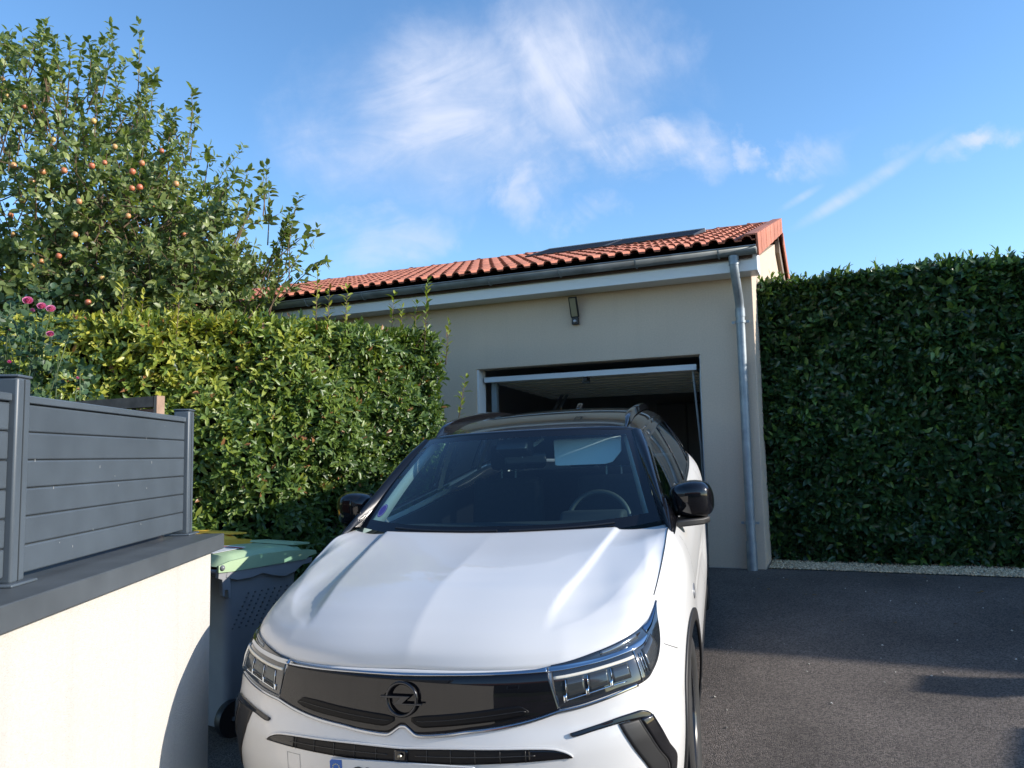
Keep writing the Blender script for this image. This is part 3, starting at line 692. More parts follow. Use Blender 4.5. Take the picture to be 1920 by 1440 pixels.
# gravel strip and bark mulch at its foot
def bits(name, n, xr, yr, size, flat, stops, m_rough, zoff=0.0):
    T = np.array([[1, 0, 0], [-.5, .8, 0], [-.5, -.8, 0], [.1, 0, .8], [-.1, .1, -.8]]); F = np.array([[0, 1, 3], [1, 2, 3], [2, 0, 3], [1, 0, 4], [2, 1, 4], [0, 2, 4]])
    x = rng.uniform(*xr, n); y = rng.uniform(*yr, n); s = size*rng.uniform(.6, 1.5, n); w = rng.uniform(0, 6.28, n)
    loc = np.stack([GA+GT*a+GB*b for a, b in zip(x, y)]); loc[:, 2] = gz_local(y)+zoff+s*flat*.4
    t = T[None]*np.stack([s, s*rng.uniform(.6, 1, n), s*flat], 1)[:, None, :]*rng.uniform(.7, 1.3, (n, 5, 1))
    c, sn = np.cos(w)[:, None], np.sin(w)[:, None]
    V = np.stack([t[..., 0]*c-t[..., 1]*sn, t[..., 0]*sn+t[..., 1]*c, t[..., 2]], -1)+loc[:, None]
    Fc = (F[None]+5*np.arange(n)[:, None, None]).reshape(-1, 3)
    m, N, L, b = newmat(name); at = N.new('ShaderNodeAttribute'); at.attribute_name = 'rnd'; cr = N.new('ShaderNodeValToRGB')
    cr.color_ramp.elements[0].color = (*stops[0], 1); cr.color_ramp.elements[1].color = (*stops[1], 1); L.new(at.outputs['Fac'], cr.inputs[0]); L.new(cr.outputs[0], b.inputs['Base Color']); b.inputs['Roughness'].default_value = m_rough
    o = mk_np(name, V.reshape(-1, 3), Fc, m, None, kind='stuff', attr=np.repeat(rng.uniform(0, 1, n), 5)); return o
sheet('gravel_bed', np.array([0.53, 2, 4, 8.]), np.array([0.055, .3, .70]), 0.006, mat('gravel_fines', (.30, .27, .21), .95, noise=(40, .3)))
tag(bits('gravel', 11000, (.54, 5.5), (.05, .68), .011, .8, ((.40, .30, .18), (.86, .69, .46)), .9, .006), 'pale beige gravel strip between the asphalt and the hedge', 'gravel')
tag(bits('bark_mulch', 2600, (.6, 5.0), (.52, 1.0), .028, .35, ((.05, .022, .012), (.17, .075, .04)), .95, .004), 'dark brown bark mulch under the laurel hedge', 'mulch')
tag(bits('grit', 70, (-.3, 3.2), (-4.6, -.3), .0075, .7, ((.35, .33, .28), (.75, .72, .65)), .9, .002), 'small pale stones scattered on the asphalt drive', 'stones')

tag(bits('fallen_leaf', 46, (.2, 4.2), (-1.6, .05), .016, .22, ((.09, .05, .02), (.26, .17, .06)), .8, .002), 'dry brown leaves blown over the asphalt along the hedge', 'leaves')

# ------------------------------------------------------------------ clipped hedge on the left
HP = np.array([(-.67, 7.0), (-1.9, 5.80), (-2.65, 5.45), (-4.9, 5.15), (-7.5, 5.1)])
def hedge_left():
    root = empty('garden_hedge', loc=(-2.4, 6.0, -.2), label='clipped yellow green hedge with sunlit top behind the bins', cat='hedge')
    seg = np.diff(HP, axis=0); sl = np.linalg.norm(seg, axis=1); cum = np.r_[0, np.cumsum(sl)]
    def at(s):
        i = np.clip(np.searchsorted(cum, s)-1, 0, len(seg)-1); t = (s-cum[i])/sl[i]
        p = HP[i]+seg[i]*t[:, None]; n = np.stack([-seg[i][:, 1], seg[i][:, 0]], 1)/sl[i][:, None]     # towards camera / drive
        return p, n
    S_ = cum[-1]
    def top(s): return 2.175-.03*np.minimum(s, 3.2)
    ns = 11500; s = np.where(rng.uniform(0, 1, ns) < .9, rng.uniform(0, 5.2, ns), rng.uniform(5.2, S_, ns)); p, n = at(s)
    z = -.30+(top(s)+.30)*rng.uniform(0, 1, ns); dep = rng.beta(1.1, 2.4, ns)*.32
    lump = .07*np.sin(s*3.3+z*2.1)+.05*np.sin(s*7.1-z*5.0)+.04*np.sin(z*6)
    rnd_top = np.clip((z-(top(s)-.15))/.15, 0, 1)**2*.12
    q = p+n*(.06-dep+lump-rnd_top)[:, None]
    O = np.stack([q[:, 0], q[:, 1], z], 1)
    D = np.stack([n[:, 0], n[:, 1], np.full(ns, .35)], 1)+rng.normal(0, .42, (ns, 3))
    nt = 5200; s2 = rng.uniform(0, 5.6, nt); p2, n2 = at(s2); d2 = rng.uniform(.02, 1.0, nt); q2 = p2-n2*d2[:, None]
    O2 = np.stack([q2[:, 0], q2[:, 1], top(s2)-.02+rng.normal(0, .03, nt)], 1); D2 = np.stack([rng.normal(0, .45, nt), rng.normal(0, .45, nt), np.ones(nt)*.8], 1)
    ne = 1800; te = rng.uniform(0, 1, ne); n0 = np.array([-seg[0][1], seg[0][0]])/sl[0]; d0 = -seg[0]/sl[0]
    qe = HP[0]-n0*te[:, None]+d0*(.04-rng.beta(1.1, 2.4, ne)*.25)[:, None]; ze = rng.uniform(-.2, 2.15, ne)
    O3 = np.stack([qe[:, 0], qe[:, 1], ze], 1); D3 = np.concatenate([np.tile(d0, (ne, 1)), np.full((ne, 1), .35)], 1)+rng.normal(0, .42, (ne, 3))
    a = shoots(np.concatenate([O, O2, O3]), np.concatenate([D, D2, D3]), 6, .07, .078, .36, 58, .34)
    # tall free shoots
    tall = []
    for px, py0, py1, Y in ((590, 600, 512, 6.4), (612, 600, 545, 6.5), (645, 600, 548, 6.5), (795, 615, 535, 6.85), (775, 610, 575, 6.9), (732, 606, 560, 6.8), (748, 606, 585, 6.8), (858, 745, 715, 6.75), (835, 640, 612, 6.95), (225, 590, 545, 5.6), (262, 590, 560, 5.6), (330, 590, 566, 5.5)):
        r0 = ray(px, py0); r1 = ray(px+(6 if px != 858 else 14), py1); tall.append((CAM+r0*Y/r0[1], CAM+r1*Y/r1[1]))
    To = []; Td = []; tw = MB()
    for p0, p1 in tall:
        k = max(3, int(np.linalg.norm(p1-p0)/.06)); p0 = p0-np.array([0, 0, .22])
        tw.tube([p0-np.array([-2.4, 6.0, -.2]), p1-np.array([-2.4, 6.0, -.2])], [.005, .002], 5)
        for t in np.linspace(.15, 1, k+4): To.append(p0+(p1-p0)*t); Td.append((p1-p0)+rng.normal(0, .05, 3))
    b = shoots(np.array(To), np.array(Td), 3, .05, .075, .36, 55, .2)
    base, ax, nr, ln, wd, cid = [np.concatenate([u, v]) for u, v in zip(a, b)]
    na = len(a[0]); ncl = ns+nt+ne
    cr = rng.uniform(0, 1, ncl)
    # yellow leaves gather towards the left of the hedge
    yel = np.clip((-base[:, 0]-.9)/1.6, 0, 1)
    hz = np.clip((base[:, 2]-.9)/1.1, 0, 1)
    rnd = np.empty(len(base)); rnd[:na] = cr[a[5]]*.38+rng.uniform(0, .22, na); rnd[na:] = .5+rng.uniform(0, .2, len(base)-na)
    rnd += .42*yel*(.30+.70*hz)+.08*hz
    brown = (rng.uniform(0, 1, len(base)) < .022) & (base[:, 2] > .8)
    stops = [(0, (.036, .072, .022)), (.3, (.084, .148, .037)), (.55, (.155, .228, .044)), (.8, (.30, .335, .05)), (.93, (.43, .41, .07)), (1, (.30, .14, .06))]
    rnd = np.clip(rnd, 0, .9); rnd[brown] = 1.0
    M1 = leaf_mat('hedge_leaf', stops, .40, (1.5, 1.5, .5), .22); M2 = leaf_mat('hedge_leaf_single', [(0, (.04, .075, .025)), (.5, (.10, .16, .036)), (1, (.24, .28, .05))], .40, (1.5, 1.5, .5), .22, obj=True)
    # depth inside the hedge, roughly
    dd = np.ones(len(base))*.15
    sc = pix_score(base, ln, facing(base, nr), np.concatenate([np.tile(np.concatenate([dep, d2*.3, np.full(ne, .2)]), 6), np.zeros(len(base)-na)]))
    pr = project(base); sc = np.where((pr[:, 1] > 760) & (pr[:, 0] < 366), -1, sc)      # hidden behind the fence
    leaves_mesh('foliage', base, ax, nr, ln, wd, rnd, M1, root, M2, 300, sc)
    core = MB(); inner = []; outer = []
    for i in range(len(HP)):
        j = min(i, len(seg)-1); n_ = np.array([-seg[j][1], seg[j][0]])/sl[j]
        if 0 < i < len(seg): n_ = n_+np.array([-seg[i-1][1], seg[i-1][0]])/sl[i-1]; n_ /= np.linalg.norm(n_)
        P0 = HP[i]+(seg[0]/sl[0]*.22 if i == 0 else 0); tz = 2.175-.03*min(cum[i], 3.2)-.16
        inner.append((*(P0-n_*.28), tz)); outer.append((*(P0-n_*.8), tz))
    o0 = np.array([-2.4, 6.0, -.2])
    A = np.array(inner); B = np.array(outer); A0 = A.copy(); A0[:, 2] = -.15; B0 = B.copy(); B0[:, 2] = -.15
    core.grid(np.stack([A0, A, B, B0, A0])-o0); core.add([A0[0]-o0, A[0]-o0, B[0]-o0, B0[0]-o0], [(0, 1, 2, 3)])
    core.build('dark_core', M_CORE, root)  # solid dark block in place of the shaded interior
    tw2 = tw
    for i in range(260):
        s1 = np.array([rng.uniform(0, 5)]); p1, n1 = at(s1); z1 = rng.uniform(-.1, 2.0)
        a0 = np.array([*(p1[0]-n1[0]*.30), z1])-o0; a1 = np.array([*(p1[0]+n1[0]*rng.uniform(-.12, .02)+rng.normal(0, .06, 2)), z1+rng.uniform(0, .25)])-o0
        tw2.tube([a0, (a0+a1)/2+rng.normal(0, .02, 3), a1], [.006, .005, .002], 5)
    tw2.build('twig', M_TWIG, root, smooth=True, kind='stuff')
hedge_left()

# ------------------------------------------------------------------ apple tree
def tree_branch(mb, p0, p1, r0, r1, bend=.12, n=6):
    p0 = np.array(p0, float); p1 = np.array(p1, float); L_ = np.linalg.norm(p1-p0); off = rng.normal(0, bend*L_, 3); pts = []
    for k in range(n+1):
        t = k/n; pts.append(p0+(p1-p0)*t+off*math.sin(math.pi*t)*.5+np.array([0, 0, .08*L_*math.sin(math.pi*t)]))
    mb.tube(pts, list(np.linspace(r0, r1, n+1)), 8); return pts
def apple_tree():
    o0 = np.array([-4.75, 8.9, 0.0])
    root = empty('apple_tree', loc=tuple(o0), label='leafy apple tree hung with ripening apples behind the left hedge', cat='tree')
    lobes = [((-5.6, 9.0, 3.9), (2.05, 1.6, 2.35), 1.15), ((-4.35, 8.8, 3.15), (1.4, 1.25, 1.6), .95), ((-3.92, 8.6, 2.55), (1.25, 1.1, .95), .45), ((-6.4, 8.7, 2.6), (1.8, 1.3, 1.3), .5), ((-4.6, 8.4, 2.2), (1.5, .9, .7), .18)]
    tr = MB(); fork = np.array([-4.75, 8.9, 1.35]); tree_branch(tr, o0, fork, .13, .10, .03)
    limbs = []
    for (c, r, w) in lobes:
        for k in range(int(5*w)+2):
            d = unit(rng.normal(0, 1, 3)); e = np.array(c)+np.array(r)*d*rng.uniform(.45, .75); limbs.append(tree_branch(tr, fork+rng.normal(0, .05, 3), e, .055, .018, .1))
    tr.v = [tuple(np.array(v)-o0) for v in tr.v]; tr.build('trunk', M_BARK, root, smooth=True)
    # twigs: mostly upright one-year shoots out of the crown
    O = []; D = []; Ls = []
    for (c, r, w) in lobes:
        nn = int(560*w)
        d = unit(rng.normal(0, 1, (nn, 3))); rad = rng.uniform(.35, 1.0, (nn, 1))**.6
        P = np.array(c)+np.array(r)*d*rad*.86
        dr = unit(d*.75+np.array([.12, 0, .50])+rng.normal(0, .45, (nn, 3)))
        O.append(P); D.append(dr); Ls.append(rng.uniform(.16, .60, nn)*(.65+.5*rad[:, 0])*np.where(rng.uniform(0,1,nn)<.15,1.5,1))
    # long shoots on the skyline, right side of the crown
    for (px, py, Y, L_, dx) in ((55, 75, 8.9, .75, 0), (120, 100, 8.9, .5, .1), (170, 120, 9.0, .7, 0), (240, 130, 9.0, .9, .05), (285, 190, 9.0, .5, .2), (370, 210, 8.9, .55, .1), (320, 240, 8.9, .5, .1), (390, 300, 8.8, .5, .3), (425, 350, 8.7, .4, .2), (495, 345, 8.7, .55, .1), (470, 400, 8.6, .5, .3), (545, 440, 8.6, .55, 0), (500, 440, 8.6, .5, .5), (525, 470, 8.6, .42, .8), (500, 505, 8.6, .45, .5), (85, 140, 8.8, .5, 0)):
        q = ray(px, py); P = CAM+q*Y/q[1]
        for k in range(3): O.append((P+rng.normal(0, .12, 3)-np.array([0, 0, L_*.5]))[None]); D.append(unit(np.array([dx, 0, 1.0])+rng.normal(0, .15, 3))[None]); Ls.append(np.array([L_*rng.uniform(.7, 1.1)]))
    O = np.concatenate(O); D = np.concatenate(D); Ls = np.concatenate(Ls)
    tw = MB()
    co = []; cd = []
    for p, d, l in zip(O, D, Ls):
        sag = rng.normal(0, .10, 3)*l+np.array([0, 0, -.10*l*rng.uniform(0, 1.5)]); q = p+d*l
        fpt = lambda t: p+d*l*t+sag*t*t
        tw.tube([p-d*.25-o0, fpt(0)-o0, fpt(.5)-o0, fpt(1)-o0], [.008, .006, .004, .002], 4, caps=False)
        k = max(3, int(l/rng.uniform(.05, .085)))
        for t in np.linspace(0.05, 1, k)+rng.normal(0, .03, k): co.append(fpt(t)); cd.append(d+rng.normal(0, .45, 3))
    for pts in limbs:
        for p in pts[2:]:
            for k in range(9): co.append(p+rng.normal(0, .16, 3)); cd.append(unit(rng.normal(0, 1, 3)+np.array([0, 0, .6])))
    tw.build('twig', M_TWIG, root, kind='stuff')
    co = np.array(co); cd = np.array(cd)
    base, ax, nr, ln, wd, cid = shoots(co, cd, 4, .06, .104, .48, 62, .33)
    rnd = rng.uniform(0, 1, len(co))[cid]*.5+rng.uniform(0, .4, len(base))
    stops = [(0, (.085, .120, .044)), (.4, (.155, .205, .070)), (.7, (.23, .28, .09)), (.9, (.32, .36, .13)), (1, (.42, .41, .14))]
    M1 = leaf_mat('apple_leaf', stops, .42, (1.5, 1.6, .6), .30); M2 = leaf_mat('apple_leaf_single', stops[:4], .42, (1.5, 1.6, .6), .30, obj=True)
    pr = project(base); sc = pix_score(base, ln, facing(base, nr), np.clip((pr[:, 2]-7.2)*.15, 0, 1)); sc = np.where(pr[:, 1] > 575, -1, sc)
    leaves_mesh('crown', base, ax, nr, ln, wd, rnd, M1, root, M2, 300, sc)
    # apples
    m, N, L, b = newmat('apple_skin'); oi = N.new('ShaderNodeObjectInfo'); tc = N.new('ShaderNodeTexCoord'); nz = N.new('ShaderNodeTexNoise'); nz.inputs['Scale'].default_value = 14; L.new(tc.outputs['Object'], nz.inputs[0])
    ad = N.new('ShaderNodeMath'); ad.operation = 'ADD'; L.new(oi.outputs['Random'], ad.inputs[0]); L.new(nz.outputs[0], ad.inputs[1])
    cr = N.new('ShaderNodeValToRGB'); e = cr.color_ramp.elements; e[0].position = .35; e[0].color = (.50, .42, .10, 1); e[1].position = 1.0; e[1].color = (.52, .16, .08, 1); x = e.new(.7); x.color = (.56, .30, .13, 1)
    sb = N.new('ShaderNodeMath'); sb.operation = 'MULTIPLY'; sb.inputs[1].default_value = .75; L.new(ad.outputs[0], sb.inputs[0]); L.new(sb.outputs[0], cr.inputs[0]); L.new(cr.outputs[0], b.inputs['Base Color']); b.inputs['Roughness'].default_value = .35
    am = MB().lathe([(.0, .026), (.008, .030), (.020, .034), (.032, .024), (.037, .006), (.034, -.014), (.024, -.030), (.010, -.034), (0, -.030)], (0, 0, 0), 'z', 12).tube([(0, 0, .026), (.003, 0, .046)], .002, 4)
    a0 = am.build('apple', m, root, smooth=True)
    spots = [(248, 322), (247, 353), (262, 351), (80, 322), (148, 378), (62, 497), (77, 490), (172, 311), (266, 306), (196, 305), (5, 148), (13, 180), (100, 262), (165, 567), (42, 375), (20, 403), (25, 310), (175, 227), (60, 582), (240, 405), (285, 385), (345, 440), (303, 283), (120, 320), (45, 200), (110, 480), (215, 275), (330, 345), (60, 340), (25, 440), (140, 440), (190, 520), (235, 470)]
    for i, (px, py) in enumerate(spots):
        Y = 7.42+.012*(abs(px-150)*.4)+(.5 if py < 250 else 0); q = ray(px, py); P = CAM+q*Y/q[1]
        o = a0 if i == 0 else a0.copy()
        if i: COL.objects.link(o)
        sc_ = random.uniform(.7, .95); o.matrix_local = Matrix.Translation(Vector(P-o0)) @ Euler((random.uniform(-.4, .4), random.uniform(-.4, .4), random.uniform(0, 6))).to_matrix().to_4x4() @ Matrix.Scale(sc_, 4)
apple_tree()

# ------------------------------------------------------------------ rose bush
def rose_bush():
    o0 = np.array([-2.75, 4.25, ground_z(-2.75, 4.25)])
    root = empty('rose_bush', loc=tuple(o0), label='rose bush with pink blooms behind the grey fence at far left', cat='rose bush')
    st = MB(); co = []; cd = []
    tips = []
    for px, py in ((52, 560), (80, 572), (95, 580), (95, 625), (16, 676), (15, 620), (145, 705), (40, 640), (110, 650), (150, 680), (60, 690), (20, 560), (130, 620), (-40, 640), (-60, 580), (-90, 660), (180, 735), (75, 700), (130, 745), (-10, 700), (30, 600), (70, 620), (-30, 520), (160, 720)):
        Y = rng.uniform(3.95, 4.35); q = ray(px, py); tips.append(CAM+q*Y/q[1])
    for t in tips:
        pts = tree_branch(st, o0+rng.normal(0, .06, 3)*np.array([1, 1, 0]), t-np.array([0, 0, .02]), .008, .0025, .08)
        for p in pts[2:]:
            for k in range(5): co.append(p+rng.normal(0, .05, 3)); cd.append(unit(rng.normal(0, 1, 3)+np.array([.3, -.3, .5])))
    st.v = [tuple(np.array(v)-o0) for v in st.v]; st.build('stem', mat('rose_stem', (.06, .09, .03), .6), root, smooth=True)
    base, ax, nr, ln, wd, cid = shoots(np.array(co), np.array(cd), 5, .07, .048, .66, 65, .25)
    rnd = rng.uniform(0, 1, len(base))
    stops = [(0, (.022, .055, .028)), (.6, (.055, .110, .048)), (1, (.12, .19, .08))]
    pr = project(base); sc = pix_score(base, ln, facing(base, nr), np.zeros(len(base))); sc = np.where(pr[:, 1] > 745, -1, sc)
    leaves_mesh('foliage', base, ax, nr, ln, wd, rnd, leaf_mat('rose_leaf', stops, .45, (1.4, 1.5, .6), .2), root, leaf_mat('rose_leaf_single', stops, .45, (1.4, 1.5, .6), .2, obj=True), 200, sc)
    M_P = leaf_mat('rose_petal', [(0, (.72, .12, .34)), (1, (.88, .46, .62))], .5, (1.2, 1, 1), .25)
    def flower(P, s, face, n=22, col=.5):
        f = np.array(face, float); f /= np.linalg.norm(f); a = unit(np.cross(f, [0, 0, 1.])); b = np.cross(f, a); V = []; F = []; at = []
        for k in range(n):
            t = k/n; w = k*2.4; rad = s*(.10+.42*t); open_ = .22+.70*t; hgt = s*(.62-.30*t)
            c = a*math.cos(w)+b*math.sin(w); tg = -a*math.sin(w)+b*math.cos(w); hw = s*(.18+.24*t); i0 = len(V)
            for (uu, vv) in ((-1, 0), (0, 0), (1, 0), (-1.1, .6), (0, .6), (1.1, .6), (-.7, 1), (0, 1.06), (.7, 1)):
                r_ = rad*(.45+.55*vv*open_)-.10*s*abs(uu)*(1-t*.3); V.append(P-o0+c*r_+tg*uu*hw*.8+f*(hgt*vv+s*.05-(.12*s*vv*vv*t)))
            for (p, q, r_, s_) in ((0, 1, 4, 3), (1, 2, 5, 4), (3, 4, 7, 6), (4, 5, 8, 7)): F.append((i0+p, i0+q, i0+r_, i0+s_))
            at += [col*.6+.4*random.random()]*9
        return mk_np('rose_flower', np.array(V), np.array(F), M_P, root, smooth=True, attr=np.array(at))
    for (px, py, Y, s, c) in ((52, 566, 4.0, .055, .3), (78, 576, 3.98, .048, .4), (95, 581, 3.98, .050, .7), (94, 628, 4.02, .042, .4), (17, 679, 3.9, .024, .1), (16, 620, 4.1, .022, .2), (145, 709, 4.0, .020, .6), (60, 583, 4.0, .03, .5)):
        q = ray(px, py); flower(CAM+q*Y/q[1], s, (.55, -.75, .45), 22 if s > .03 else 10, c)
rose_bush()

# ------------------------------------------------------------------ far tree and things beyond the frame that shade or reflect
def far_tree(x, y, h, rr, label):
    o0 = np.array([x, y, 0.0]); root = empty('garden_tree', loc=tuple(o0), label=label, cat='tree')
    tr = MB(); tr.tube([(0, 0, 0), (.05, 0, h*.5), (0, 0, h*.85)], [.16, .10, .03], 8)
    for k in range(14):
        a = k*2.4; z = h*(.35+.04*k); tr.tube([(0, 0, z), (math.cos(a)*rr*.6, math.sin(a)*rr*.6, z+.5)], [.05, .015], 6)
    tr.build('trunk', M_BARK, root)
    n = 2600; d = unit(rng.normal(0, 1, (n, 3))); P = np.array([x, y, h*.66])+d*np.array([rr, rr, h*.36])*rng.uniform(.5, 1, (n, 1))**.5*(1+.18*np.sin(d[:, :1]*9+d[:, 2:]*7))
    base, ax, nr, ln, wd, cid = shoots(P, d+rng.normal(0, .4, (n, 3)), 5, .14, .16, .5, 60, .35)
    leaves_mesh('crown', base, ax, nr, ln, wd, rng.uniform(0, 1, len(base)), leaf_mat('far_leaf', [(0, (.03, .055, .022)), (1, (.11, .15, .05))], .5, (1.4, 1.5, .6), .2), root, n_obj=0)
far_tree(-7.0, 19.0, 6.1, 1.5, 'small distant green tree between the apple tree and the tiled roof')
def shadow_pillar(x, y, wy, h, label):  # unseen pillars added to cast the shadow bars on the drive
    z = float(gz_local(y)); e = empty('shadow_pillar', mat=GM@Matrix.Translation((x, y, z)), label=label, cat='pillar', group='unseen shadow casting pillars right of the drive')
    MB().box(-.15, .15, -wy/2, wy/2, -.1, h).build('shaft', M_CREAM, e, bevel=.006); MB().box(-.17, .17, -wy/2-.02, wy/2+.02, h+.001, h+.05).build('cap', M_GREY, e, bevel=.006)
shadow_pillar(6.3, -1.57, .20, 1.75, 'narrow unseen pillar added off to the right to cast a shadow bar')
shadow_pillar(6.6, -2.36, .58, 1.75, 'broad unseen pillar added nearer the street to cast a shadow bar')
def opposite():
    h = empty('house', loc=(0, -11, -.72), label='pale house across the street behind the viewer', cat='house')
    m = render_mat('taupe_render', (.22, .195, .165))
    MB().box(-9, 9, -5, 0, 0, 3.1).build('wall', m, h)
    MB().prism([(-5.4, 2.95), (.45, 2.95), (.45, 3.05), (-2.5, 4.6), (-5.4, 3.05)], 'x', -9.4, 9.4).build('roof', M_TILE, h)
    for x in (-6, -1.5, 3):
        f = MB().box(x-.65, x+.65, .001, .06, .9, 2.2).build('window', M_PVC, h); MB().box(x-.55, x+.55, .061, .07, 1.0, 2.1).build('pane', mat('dark_pane', (.02, .025, .03), .1), f)
    MB().box(5.6, 6.6, .001, .05, 0, 2.1).build('door', mat('brown_door', (.10, .05, .03), .5), h)
opposite()
def add_shadow_house():  # unseen house, placed and sized to cast the shadow edge on the drive
    h = empty('shadow_house', mat=GM@Matrix.Translation((14.2, .45, -.05)), label='unseen house added off to the right to cast the straight shadow edge', cat='house')
    MB().box(-4, 4, 0, 6.5, 0, 4.6).build('wall', M_RENDER, h)
    MB().prism([(-.25, 4.50), (6.75, 4.50), (6.75, 4.68), (3.25, 6.1), (-.25, 4.68)], 'x', -4.3, 4.3).build('roof', M_TILE, h)
    for x in (-2.4, 0, 2.4):
        f = MB().box(x-.55, x+.55, -.06, -.001, 1.0, 2.3).build('window', M_PVC, h); MB().box(x-.46, x+.46, -.075, -.061, 1.09, 2.21).build('pane', mat('dark_pane', (.02, .025, .03), .1), f)
add_shadow_house()
# ------------------------------------------------------------------ car body surfaces (u towards the driver side, v back from the nose, w up)
def pchip(xs,ys):
    xs=np.asarray(xs,float);ys=np.asarray(ys,float);h=np.diff(xs);d=np.diff(ys)/h
    m=np.zeros(len(xs))
    for i in range(1,len(xs)-1):
        if d[i-1]*d[i]>0:
            w1=2*h[i]+h[i-1];w2=h[i]+2*h[i-1];m[i]=(w1+w2)/(w1/d[i-1]+w2/d[i])
    m[0]=d[0];m[-1]=d[-1]
    def f(x):
        x=np.clip(np.asarray(x,float),xs[0],xs[-1]);i=np.clip(np.searchsorted(xs,x)-1,0,len(h)-1)
        t=(x-xs[i])/h[i];a=t*t*(3-2*t)
        return ys[i]*(1-a)+ys[i+1]*a+h[i]*(m[i]*t*(1-t)**2-m[i+1]*t*t*(1-t))
    return f
def catmull(P):
    """smooth natural param curve through P by arc length; returns f(s), total"""
    P=np.asarray(P,float);L=np.r_[0,np.cumsum(np.linalg.norm(np.diff(P,axis=0),axis=1))]
    n=len(P);h=np.diff(L)
    A=np.zeros((n,n));B=np.zeros((n,P.shape[1]));A[0,0]=A[-1,-1]=1
    for i in range(1,n-1):
        A[i,i-1]=h[i-1];A[i,i]=2*(h[i-1]+h[i]);A[i,i+1]=h[i]
        B[i]=6*((P[i+1]-P[i])/h[i]-(P[i]-P[i-1])/h[i-1])
    M=np.linalg.solve(A,B)
    def f(s):
        s=np.clip(np.asarray(s,float),0,L[-1]);i=np.clip(np.searchsorted(L,s)-1,0,n-2)
        a=(L[i+1]-s)[...,None];b=(s-L[i])[...,None];H=h[i][...,None]
        return (M[i]*a**3+M[i+1]*b**3)/(6*H)+(P[i]/H-M[i]*H/6)*a+(P[i+1]/H-M[i+1]*H/6)*b
    return f,L[-1],L
PLAN=[(0,0),(.12,.002),(.25,.012),(.38,.034),(.5,.068),(.6,.104),(.7,.152),(.77,.205),(.825,.28),(.862,.38),(.888,.5),(.906,.66),(.92,.85),(.927,1.05),(.927,1.4),(.925,2.2),(.928,3.0),(.93,3.5),(.922,3.85),(.895,4.1),(.84,4.28),(.74,4.39),(.5,4.45),(.25,4.472),(0,4.477)]
plan,SL,SK=catmull(PLAN)
# tables along s
_ss=np.linspace(0,SL,2000);_pp=plan(_ss)
def s_of_v(v):  # side only
    return np.interp(v,np.maximum.accumulate(_pp[:,1]),_ss)
def s_of_u(u):  # front only
    k=_pp[:,1]<.95
    return np.interp(u,_pp[k,0],_ss[k])
_wt=pchip([0,s_of_u(.48),s_of_u(.6),s_of_u(.7),s_of_u(.8),s_of_v(.45),s_of_v(.62),s_of_v(.95),s_of_v(1.16),s_of_v(1.32),s_of_v(1.7),s_of_v(3.0),s_of_v(3.9),s_of_v(4.25),SL],
          [.842,.838,.84,.848,.868,.902,.945,1.040,1.084,1.080,1.070,1.106,1.145,1.14,1.1])
def wtop(s): return _wt(s)
G=pchip([.15,.25,.33,.42,.5,.575,.62,.655,.69,.74,.80,.842,.95],[.10,.03,-.012,-.034,-.042,-.040,-.030,-.014,-.002,.008,.020,.034,.09])
_bl=pchip([s_of_u(.55),s_of_u(.78),s_of_v(.6)],[0,.45,1])
_rear=pchip([s_of_v(4.0),s_of_v(4.4)],[0,1])
SD=pchip([0,.008,.03,.06,.10,.18,.3,.6,1.1],[.100,.092,.074,.053,.034,.014,.004,0,0])
def inset(s,w):
    s,w=np.broadcast_arrays(np.asarray(s,float),np.asarray(w,float))
    b=_bl(s)
    d=np.maximum(wtop(s)-w,0)
    low=np.where(w<.5,.22*(np.clip(.5-w,0,1))**1.6,0)
    # side crease: waist line bulge / lower door concavity
    v=plan(s)[...,1]
    door=np.clip((v-1.35)/.15,0,1)*np.clip((3.1-v)/.2,0,1)
    conc=.018*np.exp(-((w-.62)/.10)**2)*door
    S=SD(d)+low+conc
    # front: round the very top edge as well
    g=G(w)+.012*np.exp(-d/.012)
    return (1-b)*g+b*S
def nrm(s):
    e=1e-3;a=plan(np.clip(s-e,0,SL));c=plan(np.clip(s+e,0,SL));t=c-a;t/=np.linalg.norm(t,axis=-1,keepdims=True)
    return np.stack([t[...,1],-t[...,0]],-1)
def belt(s,w,off=0.0):
    s=np.asarray(s,float);w=np.asarray(w,float);s,w=np.broadcast_arrays(s,w)
    p=plan(s)-nrm(s)*(inset(s,w)-off)[...,None]
    return np.concatenate([p,w[...,None]],-1)
